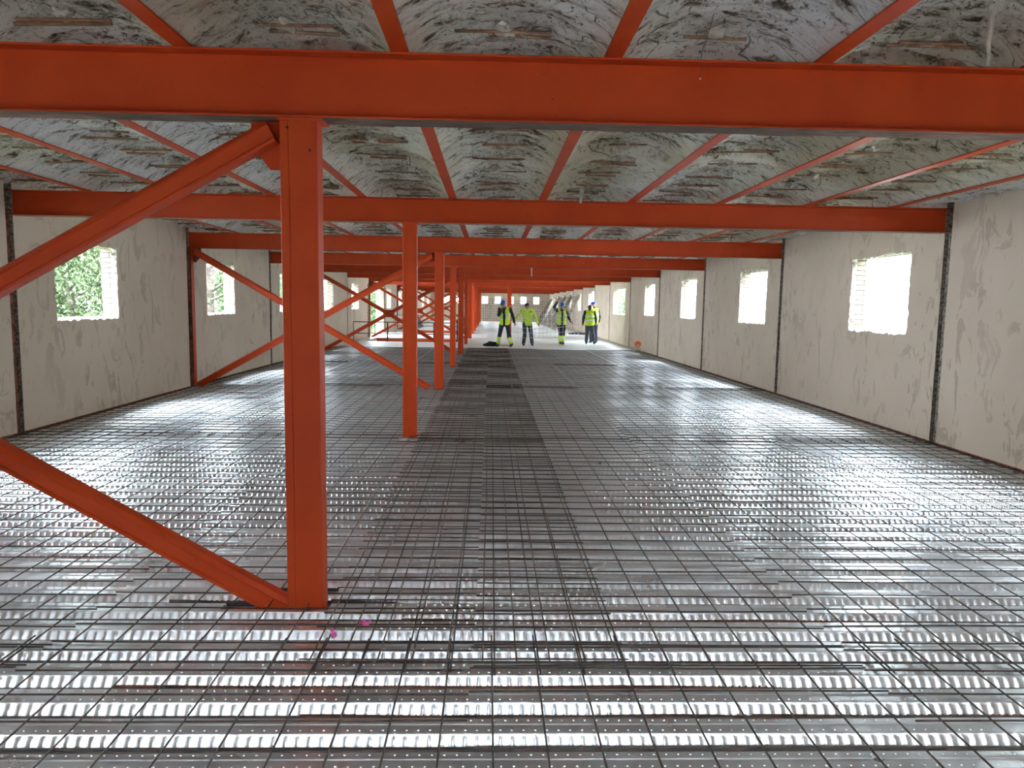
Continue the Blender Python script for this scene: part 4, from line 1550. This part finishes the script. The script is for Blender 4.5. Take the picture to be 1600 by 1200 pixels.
# the wire sheet the workers carry upright
def carried():
    mb = MB()
    a = (gx(797, 28.05), 28.05); c = (gx(905, 30.0), 30.0)
    L = 17
    def P_(f, h):
        x = a[0] + (c[0] - a[0]) * f
        y = a[1] + (c[1] - a[1]) * f + .10 * math.sin(math.pi * f)
        lo = .40 - .05 * math.sin(math.pi * f); hi = 1.60 + .22 * f - .25 * math.sin(math.pi * f)
        return (x, y, lo + (hi - lo) * h)
    for i in range(L + 1):
        f = i / L
        mb.tube([P_(f, 0), P_(f, .5), P_(f, 1)], .0058, 5)
    for j in range(7):
        h = j / 6
        mb.tube([P_(i / 12 * 1.01, h) for i in range(13)], .0058, 5)
    o = mb.build('reinforcing_mesh', M_WIREPALE)
    tag(o, 'upright pale wire mesh sheet carried by the workers', 'wire mesh')
carried()

# ================================================================== OUTSIDE
mb = MB(); mb.quad((-70, -30, -3.3), (70, -30, -3.3), (70, 110, -3.3), (-70, 110, -3.3))
o = mb.build('ground', M_GROUND); o['kind'] = 'structure'

def leaves_mesh(n, rx, rz, size, seed):
    r = np.random.default_rng(seed)
    # points in an ellipsoid shell with clumps
    cl = r.normal(size=(60, 3)); cl /= np.linalg.norm(cl, axis=1)[:, None]
    cl *= (r.uniform(.45, 1.0, (60, 1)))
    pick = cl[r.integers(0, 60, n)] + r.normal(scale=.13, size=(n, 3))
    c = pick * np.array([rx, rx, rz])
    a = r.normal(size=(n, 3)); a /= np.linalg.norm(a, axis=1)[:, None]
    bvec = np.cross(a, r.normal(size=(n, 3))); bvec /= np.linalg.norm(bvec, axis=1)[:, None]
    s = r.uniform(.6, 1.4, (n, 1)) * size
    v = np.stack([c - a * s, c + bvec * s * .35, c + a * s, c - bvec * s * .35], 1).reshape(-1, 3)
    f = np.arange(4 * n).reshape(-1, 4)
    me = bpy.data.meshes.new('crown')
    me.vertices.add(len(v)); me.vertices.foreach_set('co', v.astype(np.float32).ravel())
    me.loops.add(f.size); me.loops.foreach_set('vertex_index', f.ravel().astype(np.int32))
    me.polygons.add(n); me.polygons.foreach_set('loop_start', np.arange(0, 4 * n, 4, dtype=np.int32))
    me.update(calc_edges=True)
    me.materials.append(M_LEAF)
    return me
CR = [leaves_mesh(90000, 2.6, 3.6, .055, 1), leaves_mesh(70000, 2.2, 3.0, .05, 2)]
def trunk_mesh(r, h, seed):
    mb = MB(); rnd = random.Random(seed)
    pts = [Vector((rnd.uniform(-.05, .05), rnd.uniform(-.05, .05), h * i / 8)) for i in range(9)]
    for i, (a, b) in enumerate(zip(pts[:-1], pts[1:])):
        n = 14
        base = len(mb.v)
        for p, rr in ((a, r * (1 - .05 * i)), (b, r * (1 - .05 * (i + 1)))):
            for k in range(n):
                t = 2 * math.pi * k / n
                mb.v.append((p.x + math.cos(t) * rr, p.y + math.sin(t) * rr, p.z))
        for k in range(n):
            j = (k + 1) % n
            mb.f.append((base + k, base + j, base + n + j, base + n + k)); mb.mi.append(0)
    for i in range(9):
        z = h * rnd.uniform(.35, .95); a = rnd.uniform(0, 6.28); L = rnd.uniform(.8, 2.0)
        mb.bar((0, 0, z), (math.cos(a) * L, math.sin(a) * L, z + rnd.uniform(.1, .8)), r * .16, 6)
    me = mb.mesh('trunk'); me.materials.append(M_BARK)
    return me
TR = [trunk_mesh(.13, 5.5, 1), trunk_mesh(.23, 6.5, 2)]
tree_spots = [
    (-9.6, 17.2, 0, 0, 1.0, 1.6, 'dense bright green conifer filling the nearest left window'),
    (-12.6, 22.5, 1, 0, 1.1, 2.2, 'green tree behind the conifer outside the nearest left window'),
    (-7.98, 21.2, 1, 1, .8, 6.6, 'thick bare tree trunk filling the second left window'),
    (-12.5, 33.0, 1, 0, 1.0, 1.2, 'green tree seen through the third left window'),
    (-12.0, 42.0, 0, 0, 1.0, 1.0, 'green tree seen low through the fourth left window'),
    (-11.0, 60.0, 1, 0, 1.2, 1.5, 'bright yellow-green tree beyond the brick doorway balcony'),
    (-9.5, 72.0, 0, 0, 1.3, 1.5, 'distant green tree beyond the doorway on the left'),
    (10.6, 58.5, 1, 0, 1.0, .9, 'pale green tree outside the wide right window'),
]
for (x, y, c, tr_, s, cz, lab) in tree_spots:
    t = empty('tree', (x, y, -3.3))
    a = bpy.data.objects.new('trunk', TR[tr_]); COL.objects.link(a); a.parent = t
    b = bpy.data.objects.new('crown', CR[c]); COL.objects.link(b); b.parent = t
    b.location = (0, 0, 3.3 + cz); b.scale = (s, s, s)
    tag(t, lab, 'tree', 'trees outside')

def neighbour():
    t = empty('building', (13.5, 20, -3.3))
    mb = MB()
    mb.box(0, 5, -30, 30, 0, 9.5)
    w = mb.build('wall', M_WHITE, t)
    sl = MB()
    for i in range(62):
        z = .3 + i * .145
        sl.box(-.035, .0, -30, 30, z, z + .085)
    sl.build('cladding', M_WHITE, t)
    for (yy, zz, ww, hh) in ((16.1, 4.4, 1.7, 1.3), (29 - 1.9, 4.4, 1.5, 1.3), (4.0, 4.4, 1.4, 1.3), (-6, 4.4, 1.4, 1.3)):
        f = MB(); f.box(-.06, .0, yy - .06, yy + ww + .06, zz - .06, zz + hh + .06)
        fo = f.build('window', M_WHITE, t)
        g = MB(); g.box(-.065, -.05, yy, yy + ww * .47, zz, zz + hh); g.box(-.065, -.05, yy + ww * .53, yy + ww, zz, zz + hh)
        g.build('pane', M_GLASSD, fo)
    tag(t, 'white clad building outside the right windows', 'building')
neighbour()
